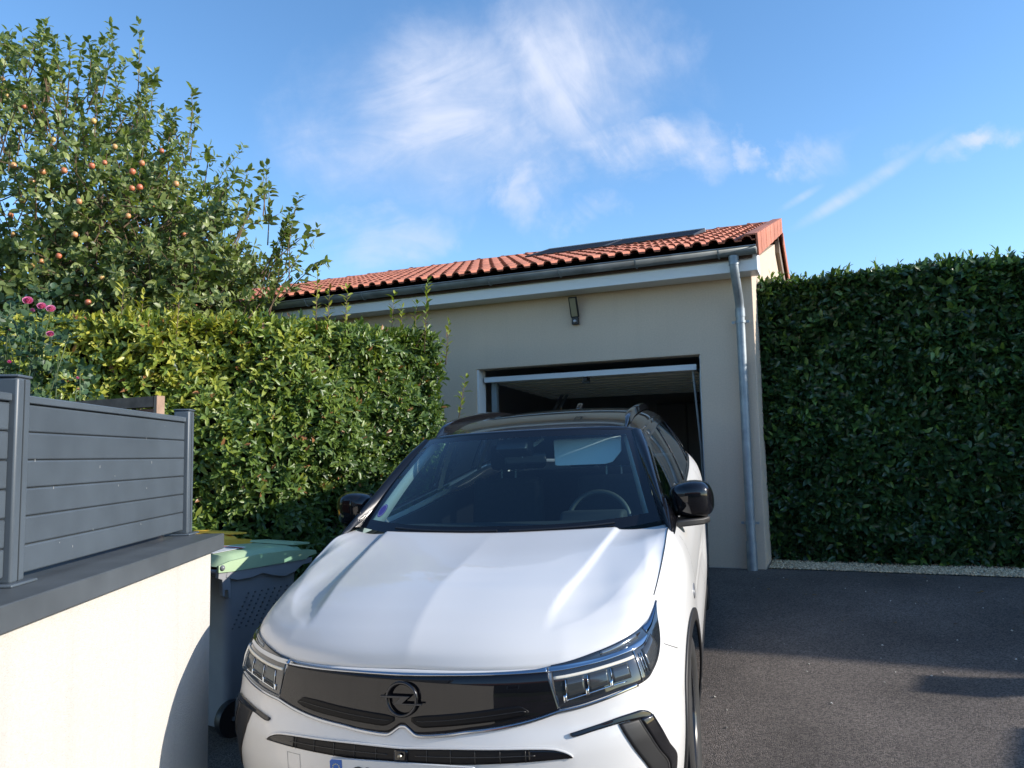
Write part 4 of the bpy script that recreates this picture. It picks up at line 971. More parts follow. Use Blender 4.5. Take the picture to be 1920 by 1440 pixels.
# ---- hood surface: p in [-1,1], q in [0,1]
S_TIP=s_of_v(.60)
def hood_front(p):
    s=np.abs(p)*S_TIP
    P=belt(s,wtop(s)); P=P.copy(); P[...,0]*=np.where(np.asarray(p)<0,-1,1); return P
_cv=pchip([0,.4,.65,.80],[1.153,1.182,1.235,1.315]); _cw=pchip([0,.4,.65,.80],[1.071,1.079,1.086,1.092])
_hprof=pchip([0,.02,.05,.10,.2,.3,.45,.65,.85,1],[0,.036,.058,.078,.094,.094,.078,.048,.018,0])
_hside=pchip([0,.15,.4,.7,1],[0,.012,.016,.01,0])
def _side(q):
    s=s_of_v(.60+(1.315-.60)*np.asarray(q)); P=belt(s,wtop(s)); return P
def hood(p,q):
    p,q=np.broadcast_arrays(np.asarray(p,float),np.asarray(q,float))
    A=hood_front(p);sg=np.where(p<0,-1,1);ub=.80*np.abs(p)
    B=np.stack([.80*p,_cv(ub),_cw(ub)],-1)
    c0=hood_front(np.ones_like(p));c1=np.stack([np.full_like(p,.80),_cv(np.full_like(p,.80)),_cw(np.full_like(p,.80))],-1)
    side=_side(q); lin=c0*(1-q[...,None])+c1*q[...,None]
    d=side-lin; ap=np.abs(p)
    P=A*(1-q[...,None])+B*q[...,None]
    k=(ap**3)[...,None]; dd=d*k; dd[...,0]*=sg; P=P+dd
    # front edge bends first: nonlinear blend of front curve
    a2=ap**2.2
    bul=_hprof(q)*(1-.82*a2)*(1-_sm(ap,.86,1.0))+0*_hside(q)
    P[...,2]+=bul
    # creases
    u=P[...,0];v=P[...,1]
    P[...,2]+=crease(u,v,q)
    return P
def _sm(x,a,b):
    t=np.clip((x-a)/(b-a),0,1); return t*t*(3-2*t)
_cl=pchip([.1,.2,.35,.6,.9,1.2],[.445,.452,.470,.512,.55,.585]); _bl2=pchip([.1,.2,.3,.4,.6,.84,1.0,1.3],[.44,.47,.575,.635,.70,.745,.775,.79])
def crease(u,v,q):
    au=np.abs(u); c=_cl(v); B=_bl2(v)
    f=_sm(v,.17,.42)*_sm(q,0,.06)
    dome=.0115*(1-_sm(au,c-.003,c+.019))
    mid=(c+B)/2+.01; half=np.maximum(B-c,.02)/2
    trough=-.0065*np.clip(1-((au-mid)/half)**2,0,1)
    centre=.0050*np.clip(1-au/.17,0,1)**2*(1-.55*_sm(v,.5,1.15))*_sm(q,-.02,.03)
    return f*(dome+trough)+centre
# ------------------------------------------------------------------ car
def rotx(a): c, s = math.cos(a), math.sin(a); return np.array([[1, 0, 0], [0, c, -s], [0, s, c]])
def roty(a): c, s = math.cos(a), math.sin(a); return np.array([[c, 0, s], [0, 1, 0], [-s, 0, c]])
def rotz(a): c, s = math.cos(a), math.sin(a); return np.array([[c, -s, 0], [s, c, 0], [0, 0, 1]])
CR_ = rotz(R(-15.26))@rotx(R(5.57))@roty(R(-1.38)); CT_ = np.array([-.355, 2.742, -.462])
CARM = Matrix([[*CR_[i], CT_[i]] for i in range(3)]+[[0, 0, 0, 1]])
car = empty('car', mat=CARM, label='white compact suv with black roof parked nose out before the open garage', cat='car')
M_PAINT = mat('white_paint', (.68, .675, .66), .32, coat=.55, coat_r=.02, spec=.4)
M_GLOSS = mat('black_gloss', (.006, .006, .008), .22, coat=1.0, coat_r=.01, spec=.05)
M_ROOF = mat('black_roof_paint', (.008, .008, .010), .25, coat=1.0, coat_r=.015, spec=.1)
M_TRIM = mat('black_trim', (.016, .016, .017), .5, bump=(220, .15, .001))
M_CHROME = mat('dark_chrome', (.42, .45, .50), .08, metal=1.0)
M_SEAM = mat('panel_gap', (.012, .012, .012), .9, spec=.1)
M_RUBBER = mat('rubber', (.018, .018, .018), .75, noise=(20, .2))
M_CABIN = mat('cabin_trim', (.016, .017, .020), .75, noise=(8, .1)); M_SEATF = mat('seat_cloth', (.016, .018, .022), .9, noise=(40, .2))
M_LIGHTT = mat('light_trim', (.55, .54, .51), .8)
def glass_mat(name, tint, refl=1.0):
    m, N, L, b = newmat(name); N.remove(b)
    tr = N.new('ShaderNodeBsdfTransparent'); tr.inputs[0].default_value = (*tint, 1)
    gl = N.new('ShaderNodeBsdfGlossy'); gl.inputs['Roughness'].default_value = .005
    fr = N.new('ShaderNodeFresnel'); fr.inputs['IOR'].default_value = 1.52
    ge = N.new('ShaderNodeNewGeometry'); mi = N.new('ShaderNodeMapRange'); mi.inputs[3].default_value = 1.52; mi.inputs[4].default_value = 1/1.52; L.new(ge.outputs['Backfacing'], mi.inputs[0]); L.new(mi.outputs[0], fr.inputs['IOR'])
    ad = N.new('ShaderNodeMath'); ad.operation = 'ADD'; ad.inputs[1].default_value = 1.0; L.new(fr.outputs[0], ad.inputs[0])
    dv = N.new('ShaderNodeMath'); dv.operation = 'DIVIDE'; L.new(fr.outputs[0], dv.inputs[0]); L.new(ad.outputs[0], dv.inputs[1])
    mu = N.new('ShaderNodeMath'); mu.operation = 'MULTIPLY'; mu.inputs[1].default_value = 2.0*refl; mu.use_clamp = True; L.new(dv.outputs[0], mu.inputs[0])
    ms = N.new('ShaderNodeMixShader'); L.new(mu.outputs[0], ms.inputs[0]); L.new(tr.outputs[0], ms.inputs[1]); L.new(gl.outputs[0], ms.inputs[2])
    L.new(ms.outputs[0], N['Material Output'].inputs[0]); return m
M_GLASS = glass_mat('windscreen_glass', (.58, .80, .84)); M_SIDEG = glass_mat('side_glass', (.60, .76, .72)); M_PRIV = glass_mat('privacy_glass', (.10, .11, .12))
def gridmesh(name, P, m, parent, solid=0, flip=False, smooth=True, auto=None):
    P = np.asarray(P, float); a, b = P.shape[:2]
    ii, jj = np.meshgrid(np.arange(a-1), np.arange(b-1), indexing='ij'); q = (ii*b+jj).ravel()
    F = np.stack([q, q+1, q+b+1, q+b], 1)
    if flip: F = F[:, ::-1]
    o = mk_np(name, P.reshape(-1, 3), F, m, parent, smooth)
    if auto: o.data.set_sharp_from_angle(angle=R(auto))
    if solid:
        md = o.modifiers.new('thickness', 'SOLIDIFY'); md.thickness = abs(solid); md.offset = -1 if solid > 0 else 1
    return o
def mir(P): return np.asarray(P)*np.array([-1, 1, 1])
def both(name, P, m, parent, **k):
    f = k.pop('flip', False)
    return gridmesh(name, P, m, parent, flip=f, **k), gridmesh(name, mir(P), m, parent, flip=not f, **k)
WC = (.93, 3.605); WZ = .345
# --- body shell
vs_front = np.linspace(0, s_of_v(.45), 70)
def arch_vs(vc, r=.39): return np.concatenate([vc-r*np.cos(np.linspace(0, math.pi, 45)), [vc-r-.012, vc+r+.012]])
vs = np.unique(np.round(np.concatenate([np.linspace(.46, .53, 4), arch_vs(WC[0]), np.linspace(1.34, 3.19, 40), arch_vs(WC[1]), np.linspace(4.01, 4.2, 6)]), 4))
ss = np.concatenate([vs_front, s_of_v(vs), np.linspace(s_of_v(4.2), SL_CAR, 40)[1:]]) if False else None
SLC = _ss[-1]
ss = np.unique(np.concatenate([vs_front, s_of_v(vs), np.linspace(s_of_v(4.21), SLC, 40)]))
def wbot(s):
    v = plan(s)[:, 1]; on_side = (s > s_of_v(.46)) & (s < s_of_v(4.1)); w = np.full(len(s), .20)
    for vc in WC:
        d = np.abs(v-vc); w = np.where(on_side & (d < .39), np.maximum(w, WZ+np.sqrt(np.maximum(.39**2-d**2, 0))), w)
    return w
tw_ = np.concatenate([np.linspace(0, .80, 34), np.linspace(.80, 1, 22)[1:]])
wb = wbot(ss); wt = wtop(ss)
rows = [belt(ss, wb+(wt-wb)*t) for t in tw_]
nn_ = np.concatenate([nrm(ss), np.zeros((len(ss), 1))], 1)
rows.append(rows[-1]-nn_*.006+np.array([0, 0, -.003])); rows.append(rows[-1]-nn_*.004+np.array([0, 0, -.03]))
P = np.stack(rows, 0)
PL = mir(P[:, ::-1]); PB = np.concatenate([PL[:, :-1], P], 1)
body = gridmesh('body', PB, M_PAINT, car)
# --- bonnet
pp_, qq_ = np.meshgrid(np.concatenate([np.linspace(-1, 1, 161)]), np.concatenate([np.linspace(0, .2, 40), np.linspace(.2, 1, 70)[1:]]))
H = hood(pp_, qq_); H[..., 1] += .003*(1-qq_); H[..., 2] += .002
sk = H[0].copy(); sk2 = sk+np.array([0, .006, -.010]); H = np.concatenate([sk2[None], H], 0)
hood_o = gridmesh('bonnet', H, M_PAINT, car, solid=.006, auto=60)
gp = []
for sg in (1, -1):
    q = np.linspace(0, 1, 40); e = hood(np.full(40, float(sg)), q); n_ = np.array([sg, 0, 0]); gp.append(np.stack([e-n_*.0018, e+n_*.0018+np.array([0, 0, -.001])], 0)+np.array([0, 0, .0030]))
MBg = MB(); [MBg.grid(g_) for g_ in gp]
p_ = np.linspace(-1, 1, 80); e = hood(p_, np.zeros(80)); MBg.grid(np.stack([e+np.array([0, .012, .0]), e+np.array([0, .004, -.008])], 0)+np.array([0, .006, -.006]))
MBg.build('panel_gap', M_SEAM, car)
# --- strips laid on the front
def strip(name, S, lo, hi, m, parent=car, off=.004, nt=6, mirror=True, solid=.004, centre=False):
    """S: list of s knots; lo/hi functions of s"""
    S = np.asarray(S, float); t = np.linspace(0, 1, nt)
    def mkP(S): sa = np.abs(S); return np.stack([belt(sa, lo(sa)+(hi(sa)-lo(sa))*k, off)*np.stack([np.sign(S+1e-12), np.ones_like(S), np.ones_like(S)], 1) for k in t], 0)
    if centre:
        SS = np.concatenate([-S[::-1][:-1], S]) if S[0] == 0 else np.concatenate([-S[::-1], S]); return [gridmesh(name, mkP(SS), m, parent, solid=solid)]
    r = [gridmesh(name, mkP(S), m, parent, solid=solid)]
    if mirror: r.append(gridmesh(name, mkP(-S[::-1]), m, parent, solid=solid))
    return r
vis_hi = pchip([0, .2, .35, .45, .503, .56], [.827, .830, .832, .830, .830, .832])
vis_lo = pchip([0, .009, .017, .030, .042, .053, .0625, .075, .10, .173, .206, .33, .45, .531], [.676, .6752, .671, .6625, .655, .6512, .6505, .6507, .652, .658, .6625, .675, .6935, .712])
a_ = np.linspace(-1, 1, 181); a_ = np.sign(a_)*np.abs(a_)**1.25; t_ = np.linspace(0, 1, 14)
Pv = []
for t in t_:
    send = .531+(.502-.531)*t; s = a_*send; sa = np.abs(s); Pv.append(belt(sa, vis_lo(sa)+(vis_hi(sa)-vis_lo(sa))*t, .004)*np.stack([np.sign(s+1e-12), np.ones_like(s), np.ones_like(s)], 1))
visor = gridmesh('front_panel', np.stack(Pv, 0), M_GLOSS, car, solid=.006)
visor['label'] = 'black gloss front panel between the headlights'
inset_lo = pchip([.02, .045, .07, .12, .25, .40, .43], [.694, .678, .670, .673, .684, .702, .712]); inset_hi = pchip([.02, .07, .12, .25, .35, .40, .43], [.697, .706, .710, .722, .732, .734, .716])
strip('grille_slot', np.linspace(.03, .43, 40), inset_lo, inset_hi, mat('black_mesh', (.004, .004, .005), .45, spec=.2), visor, off=.0055, solid=.001)
strip('grille_line', np.linspace(.05, .42, 40), lambda s: (inset_lo(s)+inset_hi(s))/2-.0012, lambda s: (inset_lo(s)+inset_hi(s))/2+.0012, mat('slot_edge', (.02, .02, .02), .4), visor, off=.0075, nt=2, solid=.001)
cht_lo = pchip([0, .2, .503, .585, .691, .817, .905, .992], [.8275, .8300, .829, .832, .838, .847, .849, .868])
cht_hi = pchip([0, .2, .456, .505, .588, .697, .838, .905, .992], [.8355, .8365, .8385, .842, .845, .849, .861, .865, .8695])
strip('chrome_strip', np.linspace(0, .502, 60), cht_lo, cht_hi, M_CHROME, off=.007, nt=4, centre=True, solid=.006)
chb_hi = lambda s: np.where(s < .531, vis_lo(np.minimum(s, .531)), pchip([.531, .602, .70, .79, .823], [.712, .719, .734, .748, .750])(s))-.0005
strip('chrome_strip', np.concatenate([np.linspace(0, .12, 60), np.linspace(.12, .823, 70)[1:]]), lambda s: chb_hi(s)-.0085, chb_hi, M_CHROME, off=.006, nt=4, centre=True, solid=.005)
# headlights
hl_hi = pchip([.502, .589, .702, .87, 1.047, 1.156, 1.218], [.8435, .853, .870, .888, .894, .913, .929])
hl_lo = pchip([.531, .602, .70, .76, .823, .879, .922, .969, 1.033, 1.09, 1.153, 1.218], [.714, .721, .736, .744, .7455, .753, .769, .787, .819, .855, .895, .927])
Shl = np.concatenate([np.linspace(.515, .88, 50), np.linspace(.88, 1.217, 46)[1:]])
M_LENS = mat('smoked_lens', (.018, .022, .028), .06, coat=1.0, coat_r=.0, spec=.6); M_LENS2 = mat('lamp_inner', (.09, .10, .105), .12, metal=.6)
M_DRL = mat('light_bar_white', (.72, .68, .58), .3); M_REFL = mat('reflector_chrome', (.75, .78, .8), .06, metal=1.0)
for sg in (1, -1):
    S = Shl*sg if sg > 0 else -Shl[::-1]
    sa = np.abs(S); t = np.linspace(0, 1, 12)
    Pn = []
    for k in t:
        s0 = np.maximum(sa, .531+(.503-.531)*k); Pn.append(belt(s0, hl_lo(s0)+(hl_hi(s0)-hl_lo(s0))*k, .004)*np.array([sg, 1, 1]))
    hl = gridmesh('headlight', np.stack(Pn, 0), M_LENS, car, solid=.005)
    def hs(name, s0, s1, lo, hi, m, off=.007, n=24, nt=4, solid=.003):
        S = np.linspace(s0, s1, n)
        if sg < 0: S = -S[::-1]
        sa = np.abs(S); P = np.stack([belt(sa, lo(sa)+(hi(sa)-lo(sa))*k, off)*np.array([sg, 1, 1]) for k in np.linspace(0, 1, nt)], 0)
        return gridmesh(name, P, m, hl, solid=solid)
    hs('chrome_strip', .504, .991, cht_lo, cht_hi, M_CHROME, .0085, 50, 5, .007)
    cup = pchip([.82, .905, .992, 1.09, 1.16, 1.216], [.872, .879, .887, .897, .914, .9285]); cupl = pchip([.992, 1.05, 1.12, 1.18, 1.216], [.871, .880, .898, .915, .927])
    hs('chrome_wing', .990, 1.214, cupl, hl_hi, mat('dark_wing', (.16, .20, .27), .08, metal=1.0), .0075, 24, 4, .003)
    hs('clear_lens', .70, .92, lambda s: cht_hi(np.minimum(s, .99))+.004, lambda s: hl_hi(s)-.004, mat('clear_inner', (.20, .23, .26), .15, metal=.7), .006, 24, 3, .002)
    drl = pchip([.525, .616, .723, .839], [.8165, .8215, .8300, .8370])
    hs('light_bar', .520, .838, lambda s: drl(s)-.0095, lambda s: drl(s)-.001, M_DRL, .0085, 30, 3, .004)
    bl_ = pchip([.55, .554, .629, .717, .774, .82], [.7395, .740, .752, .764, .7675, .769]); tl_ = lambda s: drl(s)-.014
    for (a, b) in ((.560, .622), (.638, .710), (.727, .800)): hs('lamp_module', a, b, lambda s: bl_(s)+.006, tl_, M_LENS2, .0065, 10, 4, .004)
    for c in (.553, .630, .718): hs('lamp_divider', c-.0055, c+.0055, lambda s: bl_(s)-.004, lambda s: bl_(s)+.016, M_REFL, .009, 3, 4, .005); hs('lamp_divider', c+.004, c+.0062, lambda s: bl_(s)+.016, lambda s: tl_(s)-.002, M_REFL, .008, 3, 3, .003)
    hs('lamp_trim', .556, .775, lambda s: bl_(s)-.0018, lambda s: bl_(s)+.0018, M_REFL, .009, 20, 2, .003)
    hs('lamp_trim', .8445, .8485, lambda s: np.full_like(s, .752), lambda s: np.full_like(s, .846), M_REFL, .0085, 2, 8, .003)
    hs('side_lamp', .895, 1.01, pchip([.89, .93, .97, 1.02], [.770, .784, .802, .832]), pchip([.89, .93, .97, 1.02], [.840, .845, .855, .866]), mat('side_lens', (.05, .055, .06), .1, coat=1), .0062, 10, 4, .002)
    for c in (.868, .882): hs('lamp_line', c-.0012, c+.0012, lambda s: np.full_like(s, .775), lambda s: np.full_like(s, .835), M_REFL, .0075, 2, 6, .002)
# lower grille
sl_hi = pchip([0, .2, .376, .46, .498, .533, .552, .561], [.609, .6135, .611, .6065, .602, .591, .580, .5715]); sl_lo = pchip([0, .195, .33, .46, .561], [.567, .5655, .5685, .5700, .5705])
grl = strip('lower_grille', np.concatenate([np.linspace(0, .45, 60), np.linspace(.45, .5605, 24)[1:]]), sl_lo, sl_hi, mat('grille_black', (.007, .007, .008), .5, spec=.25), off=.002, nt=6, centre=True, solid=.002)[0]
strip('grille_bar', np.linspace(.05, .44, 40), lambda s: (sl_lo(s)+sl_hi(s))/2-.0012, lambda s: (sl_lo(s)+sl_hi(s))/2+.0012, mat('grille_edge', (.035, .035, .035), .4), grl, off=.005, nt=2, solid=.001)
for c in (.09, .17, .25, .33, .41): strip('grille_bar', [c-.0012, c+.0012], sl_lo, sl_hi, mat('grille_edge', (.025, .025, .025), .4), grl, off=.0045, nt=4, solid=.001)
strip('grille_end', np.linspace(.42, .555, 24), lambda s: sl_lo(s)+.001, lambda s: sl_hi(s)-.002, M_GLOSS, grl, off=.0042, solid=.001)
strip('grille_lip', np.concatenate([np.linspace(0, .45, 60), np.linspace(.45, .56, 20)[1:]]), lambda s: sl_hi(s), lambda s: sl_hi(s)+.006, M_PAINT, off=.008, nt=4, centre=True, solid=.007)
rb = strip('radar_block', [0, .012, .024], lambda s: np.full_like(s, .5675), lambda s: np.full_like(s, .606), M_GLOSS, grl, off=.006, centre=True, solid=.002)
MB().lathe([(.0, -.003), (.006, -.002), (.008, .002)], (0, -.055, .590), 'y', 14).build('camera_eye', mat('camera_ring', (.25, .24, .2), .3, metal=.8), grl)
# corner vents: arm and leg, one blade shape each side
arm_hi = pchip([.556, .652, .752, .805, .835, .856], [.6445, .658, .6695, .671, .662, .645]); arm_lo = pchip([.556, .566, .649, .742, .80, .856], [.640, .6335, .643, .6500, .646, .634])
leg_o = pchip([.40, .41, .448, .53, .608, .640, .655], [.968, .972, .978, .917, .873, .858, .852]); leg_i = pchip([.40, .41, .468, .576, .64, .655], [.880, .875, .846, .780, .750, .746])
for sg in (1, -1):
    S = np.linspace(.557, .852, 40)
    if sg < 0: S = -S[::-1]
    sa = np.abs(S); v1 = gridmesh('corner_vent', np.stack([belt(sa, arm_lo(sa)+(arm_hi(sa)-arm_lo(sa))*k, .009)*np.array([sg, 1, 1]) for k in np.linspace(0, 1, 5)], 0), M_GLOSS, car, solid=.008)
    W = np.linspace(.40, .646, 30)
    def leg(f0, f1, off, m, name, solid, d0=0):
        T = np.linspace(f0, f1, 7); T = T if sg > 0 else T[::-1]
        li = leg_i(W)-(.025 if sg > 0 else .075); P = np.stack([belt(li+(leg_o(W)-li)*k, W, off)*np.array([sg, 1, 1]) for k in T], 1); return gridmesh(name, P, m, v1, solid=solid)
    leg(.0, .62, .004, M_TRIM, 'vent_blade', .003); leg(.60, 1.0, .010, M_GLOSS, 'vent_frame', .009); leg(.56, .585, .0065, mat('vent_edge', (.09, .085, .085), .4), 'vent_line', .002)
# plate
Pl = empty('number_plate'); Pl.parent = car; Pl.matrix_local = Matrix.Translation((0, -.052, .5125)) @ Matrix.Rotation(R(90), 4, 'X')
pf = MB().prism([(x, y) for x, y in [(cx+.008*math.cos(a), cy+.008*math.sin(a)) for cx, cy, a0 in ((.252, .047, 0), (-.252, .047, 90), (-.252, -.047, 180), (.252, -.047, 270)) for a in [R(a0+k*30) for k in range(4)]]], 'z', -.008, 0).build('plate_base', mat('plate_white', (.66, .68, .69), .35), Pl)
M_BLUE = mat('plate_blue', (.015, .11, .42), .35)
for s in (-1, 1): MB().prism([(s*.2585, -.052), (s*.214, -.052), (s*.214, .052), (s*.252, .053), (s*.2585, .047)], 'z', .0004, .0015).build('plate_band', M_BLUE, Pl)
M_INK = mat('plate_ink', (.012, .012, .016), .4)
def text(body, x, y, size, m, parent, name, z=.0022, sx=1.0):
    c = bpy.data.curves.new(name, 'FONT'); c.body = body; c.size = size; c.extrude = .0006; c.align_x = 'LEFT'; c.resolution_u = 4
    o = bpy.data.objects.new(name, c); COL.objects.link(o)
    dg = bpy.context.evaluated_depsgraph_get(); me = bpy.data.meshes.new_from_object(o.evaluated_get(dg)); me.name = name; bpy.data.objects.remove(o)
    me.materials.clear(); me.materials.append(m)
    o = link(me, name, parent); o.matrix_local = Matrix.Translation((x, y, z)) @ Matrix.Diagonal((sx, 1, 1, 1)); return o
text('GX', -.188, -.037, .103, M_INK, Pl, 'plate_letters', sx=.80); text('-', -.062, -.037, .09, M_INK, Pl, 'plate_letters'); text('7', -.022, -.037, .103, M_INK, Pl, 'plate_letters', sx=.80)
st_ = MB()
for k in range(12):
    a = 2*math.pi*k/12; cx, cy = -.236+.0125*math.cos(a), .026+.0125*math.sin(a); st_.prism([(cx+(.003 if j % 2 == 0 else .0012)*math.sin(j*math.pi/5), cy+(.003 if j % 2 == 0 else .0012)*math.cos(j*math.pi/5)) for j in range(10)], 'z', .0016, .002)
st_.build('plate_stars', mat('star_yellow', (.65, .6, .25), .4), Pl)
# square tow eye cover on the bumper
tc_ = MB()
c_s, c_w = -.425, .520
for (a0, a1, b0, b1) in ((-.030, .030, .028, .0295), (-.030, .030, -.0295, -.028), (-.030, -.0285, -.0295, .0295), (.0285, .030, -.0295, .0295)):
    S = np.linspace(c_s+a0, c_s+a1, 5); Wd = np.linspace(c_w+b0, c_w+b1, 5); tc_.grid(np.stack([belt(np.abs(S), np.full(5, w_), .0008)*np.array([-1, 1, 1]) for w_ in Wd], 0))
tc_.build('tow_cover_gap', mat('thin_gap', (.22, .22, .22), .8), car)
# emblem: ring with a lightning bar
M_EMB = mat('emblem_dark', (.05, .052, .057), .2, metal=.9)
em = MB(); n1 = 40
ec = np.array([0, -.004, .760]); et = R(8)
def ep(x, z, d): return (ec[0]+x, ec[1]+z*math.sin(et)-d*math.cos(et), ec[2]+z*math.cos(et))
V = []; F = []
for i in range(n1):
    a = 2*math.pi*i/n1
    for k in range(8):
        b = 2*math.pi*k/8; r = .0535+.0060*math.cos(b); V.append(ep(r*math.cos(a), r*math.sin(a), .004+.0045*math.sin(b)))
for i in range(n1):
    for k in range(8): F.append((i*8+k, i*8+(k+1) % 8, ((i+1) % n1)*8+(k+1) % 8, ((i+1) % n1)*8+k))
em.add(V, F); emb = em.build('emblem', M_EMB, car, smooth=True)
bolt = [(-.077, .0075), (-.074, .0125), (.034, .0125), (.006, -.0105), (.077, -.0105), (.074, -.0165), (-.030, -.0165), (-.006, .0055), (-.075, .0045)]
bm_ = MB(); V = [ep(x, z, .0095) for x, z in bolt]+[ep(x, z, .001) for x, z in bolt]; nb = len(bolt)
bm_.add(V, [tuple(range(nb)), tuple(range(nb, 2*nb))[::-1]]+[(i, (i+1) % nb, nb+(i+1) % nb, nb+i) for i in range(nb)]); bm_.build('emblem_bolt', M_EMB, emb, bevel=.0012)
# front lip and sills
strip('front_lip', np.linspace(0, s_of_v(.52), 70), lambda s: np.full_like(s, .17), lambda s: np.full_like(s, .27)+0*s, M_TRIM, off=.006, centre=True, solid=.01)
sv = s_of_v(np.linspace(1.345, 3.19, 30)); strip('sill_trim', sv, lambda s: np.full_like(s, .19), lambda s: np.full_like(s, .33), M_TRIM, off=.010, solid=.01)
for vc in WC:
    A = np.radians(np.linspace(-18, 198, 60)); Rr = np.linspace(.385, .437, 5)
    P = np.stack([belt(s_of_v(vc+r*np.cos(A)), WZ+r*np.sin(A), .009) for r in Rr], 0); both('arch_trim', P, M_TRIM, car, solid=.012, flip=True)
    Rl = np.stack([np.stack([np.full(30, u_), vc+.40*np.cos(np.linspace(-.5, math.pi+.5, 30)), WZ+.40*np.sin(np.linspace(-.5, math.pi+.5, 30))], 1) for u_ in (.56, .90)], 0)
    both('wheel_liner', Rl, M_TRIM, car)
# seams, handles, badges on the flank
def seam(pts, name='panel_gap', wid=.0016):
    """pts (v, w) along the flank"""
    pts = np.array(pts, float); f, Lt, _ = catmull(pts); q = f(np.linspace(0, Lt, 30)); tn = np.gradient(q, axis=0); tn /= np.linalg.norm(tn, axis=1)[:, None]; nr_ = np.stack([-tn[:, 1], tn[:, 0]], 1)*wid
    a = q+nr_; b = q-nr_; P = np.stack([belt(s_of_v(a[:, 0]), a[:, 1], .0012), belt(s_of_v(b[:, 0]), b[:, 1], .0012)], 0); both(name, P, M_SEAM, car)
seam([(1.30, 1.03), (1.335, .9), (1.355, .7), (1.365, .35)]); seam([(2.50, 1.07), (2.51, .7), (2.52, .35)]); seam([(3.42, 1.09), (3.38, .8), (3.20, .62), (3.12, .35)])
seam([(.435, .812), (.49, .786), (.555, .757)], wid=.0010)
for v_ in (2.22, 3.16):
    for sg in (1, -1):
        c = belt(np.array([s_of_v(v_)]), np.array([.945]), .02)[0]*np.array([sg, 1, 1])
        MB().box(c[0]-.012, c[0]+.012, c[1]-.10, c[1]+.10, c[2]-.013, c[2]+.013).build('door_handle', M_PAINT, car, bevel=.008)
A = np.linspace(0, 2*math.pi, 25)
P = np.stack([belt(s_of_v(1.19+.055*k*np.cos(A)), .80+.032*k*np.sin(A), .004) for k in (.02, .6, 1)], 0); both('wing_badge', P, mat('badge_grey', (.35, .36, .38), .3, metal=.6), car, solid=.003, flip=True)

# --- greenhouse
ab = np.linspace(-1, 1, 49)
def ws(a, b):
    a, b = np.broadcast_arrays(np.asarray(a, float), np.asarray(b, float)); aa = np.abs(a)
    Bt = np.stack([.785*a, 1.158+.165*aa**2.4, 1.066+.032*aa**3], -1); Tp = np.stack([.605*a, 1.80+.14*aa**2.2, 1.525-.027*aa**2], -1)
    P = Bt*(1-b[..., None])+Tp*b[..., None]; bl = .022*np.sin(math.pi*b)
    P[..., 1] -= bl*.75; P[..., 2] += bl*.6; return P
def wsg(a0, a1, b0, b1, na, nb): A, B = np.meshgrid(np.linspace(a0, a1, na), np.linspace(b0, b1, nb)); return ws(A, B)
wsc = gridmesh('windscreen', wsg(-.945, .945, .085, .935, 49, 20), M_GLASS, car)
for (a0, a1, b0, b1) in ((-1, 1, 0, .085), (-1, 1, .935, 1.0), (-1, -.945, .085, .935), (.945, 1, .085, .935)):
    gridmesh('glass_border', wsg(a0, a1, b0, b1, 49 if a1-a0 > 1 else 4, 20 if b1-b0 > .5 else 4), M_GLOSS, wsc, flip=False)
# round purple sticker in the lower corner and sensor cluster behind the glass
A, K = np.meshgrid(np.linspace(0, 2*math.pi, 25), np.array([.02, .5, 1.0])); Ps = ws(-.905+.030*K*np.cos(A), .175+.062*K*np.sin(A)); Ps[..., 1] -= .003; Ps[..., 2] += .002
stk = gridmesh('round_sticker', Ps, mat('sticker_purple', (.12, .09, .34), .5), wsc)
K = np.array([[.84]*25, [1.0]*25]); A2 = np.tile(np.linspace(0, 2*math.pi, 25), (2, 1)); Ps = ws(-.905+.026*K*np.cos(A2), .175+.054*K*np.sin(A2)); Ps[..., 1] -= .004; Ps[..., 2] += .003
gridmesh('sticker_ring', Ps, mat('sticker_rim', (.35, .33, .55), .5), stk)
# pillars
pb = np.linspace(0, 1, 20)
pin = ws(np.ones(20), pb)
pof, plt_, _ = catmull([(.832, 1.20, 1.085), (.795, 1.345, 1.165), (.755, 1.52, 1.268), (.72, 1.69, 1.362), (.690, 1.84, 1.434), (.664, 1.985, 1.482)])
pout = pof(np.linspace(0, plt_, 20))
mid = (pin+pout)/2+np.array([.012, -.012, .010]); pin0 = pin+np.array([.002, .0, -.001])
both('a_pillar', np.stack([pin0, (pin0*.6+mid*.4)+np.array([.004, -.006, .006]), mid, (mid*.4+pout*.6)+np.array([.006, -.003, .004]), pout, pout+np.array([-.012, .02, -.012])], 0), M_GLOSS, car, flip=True)
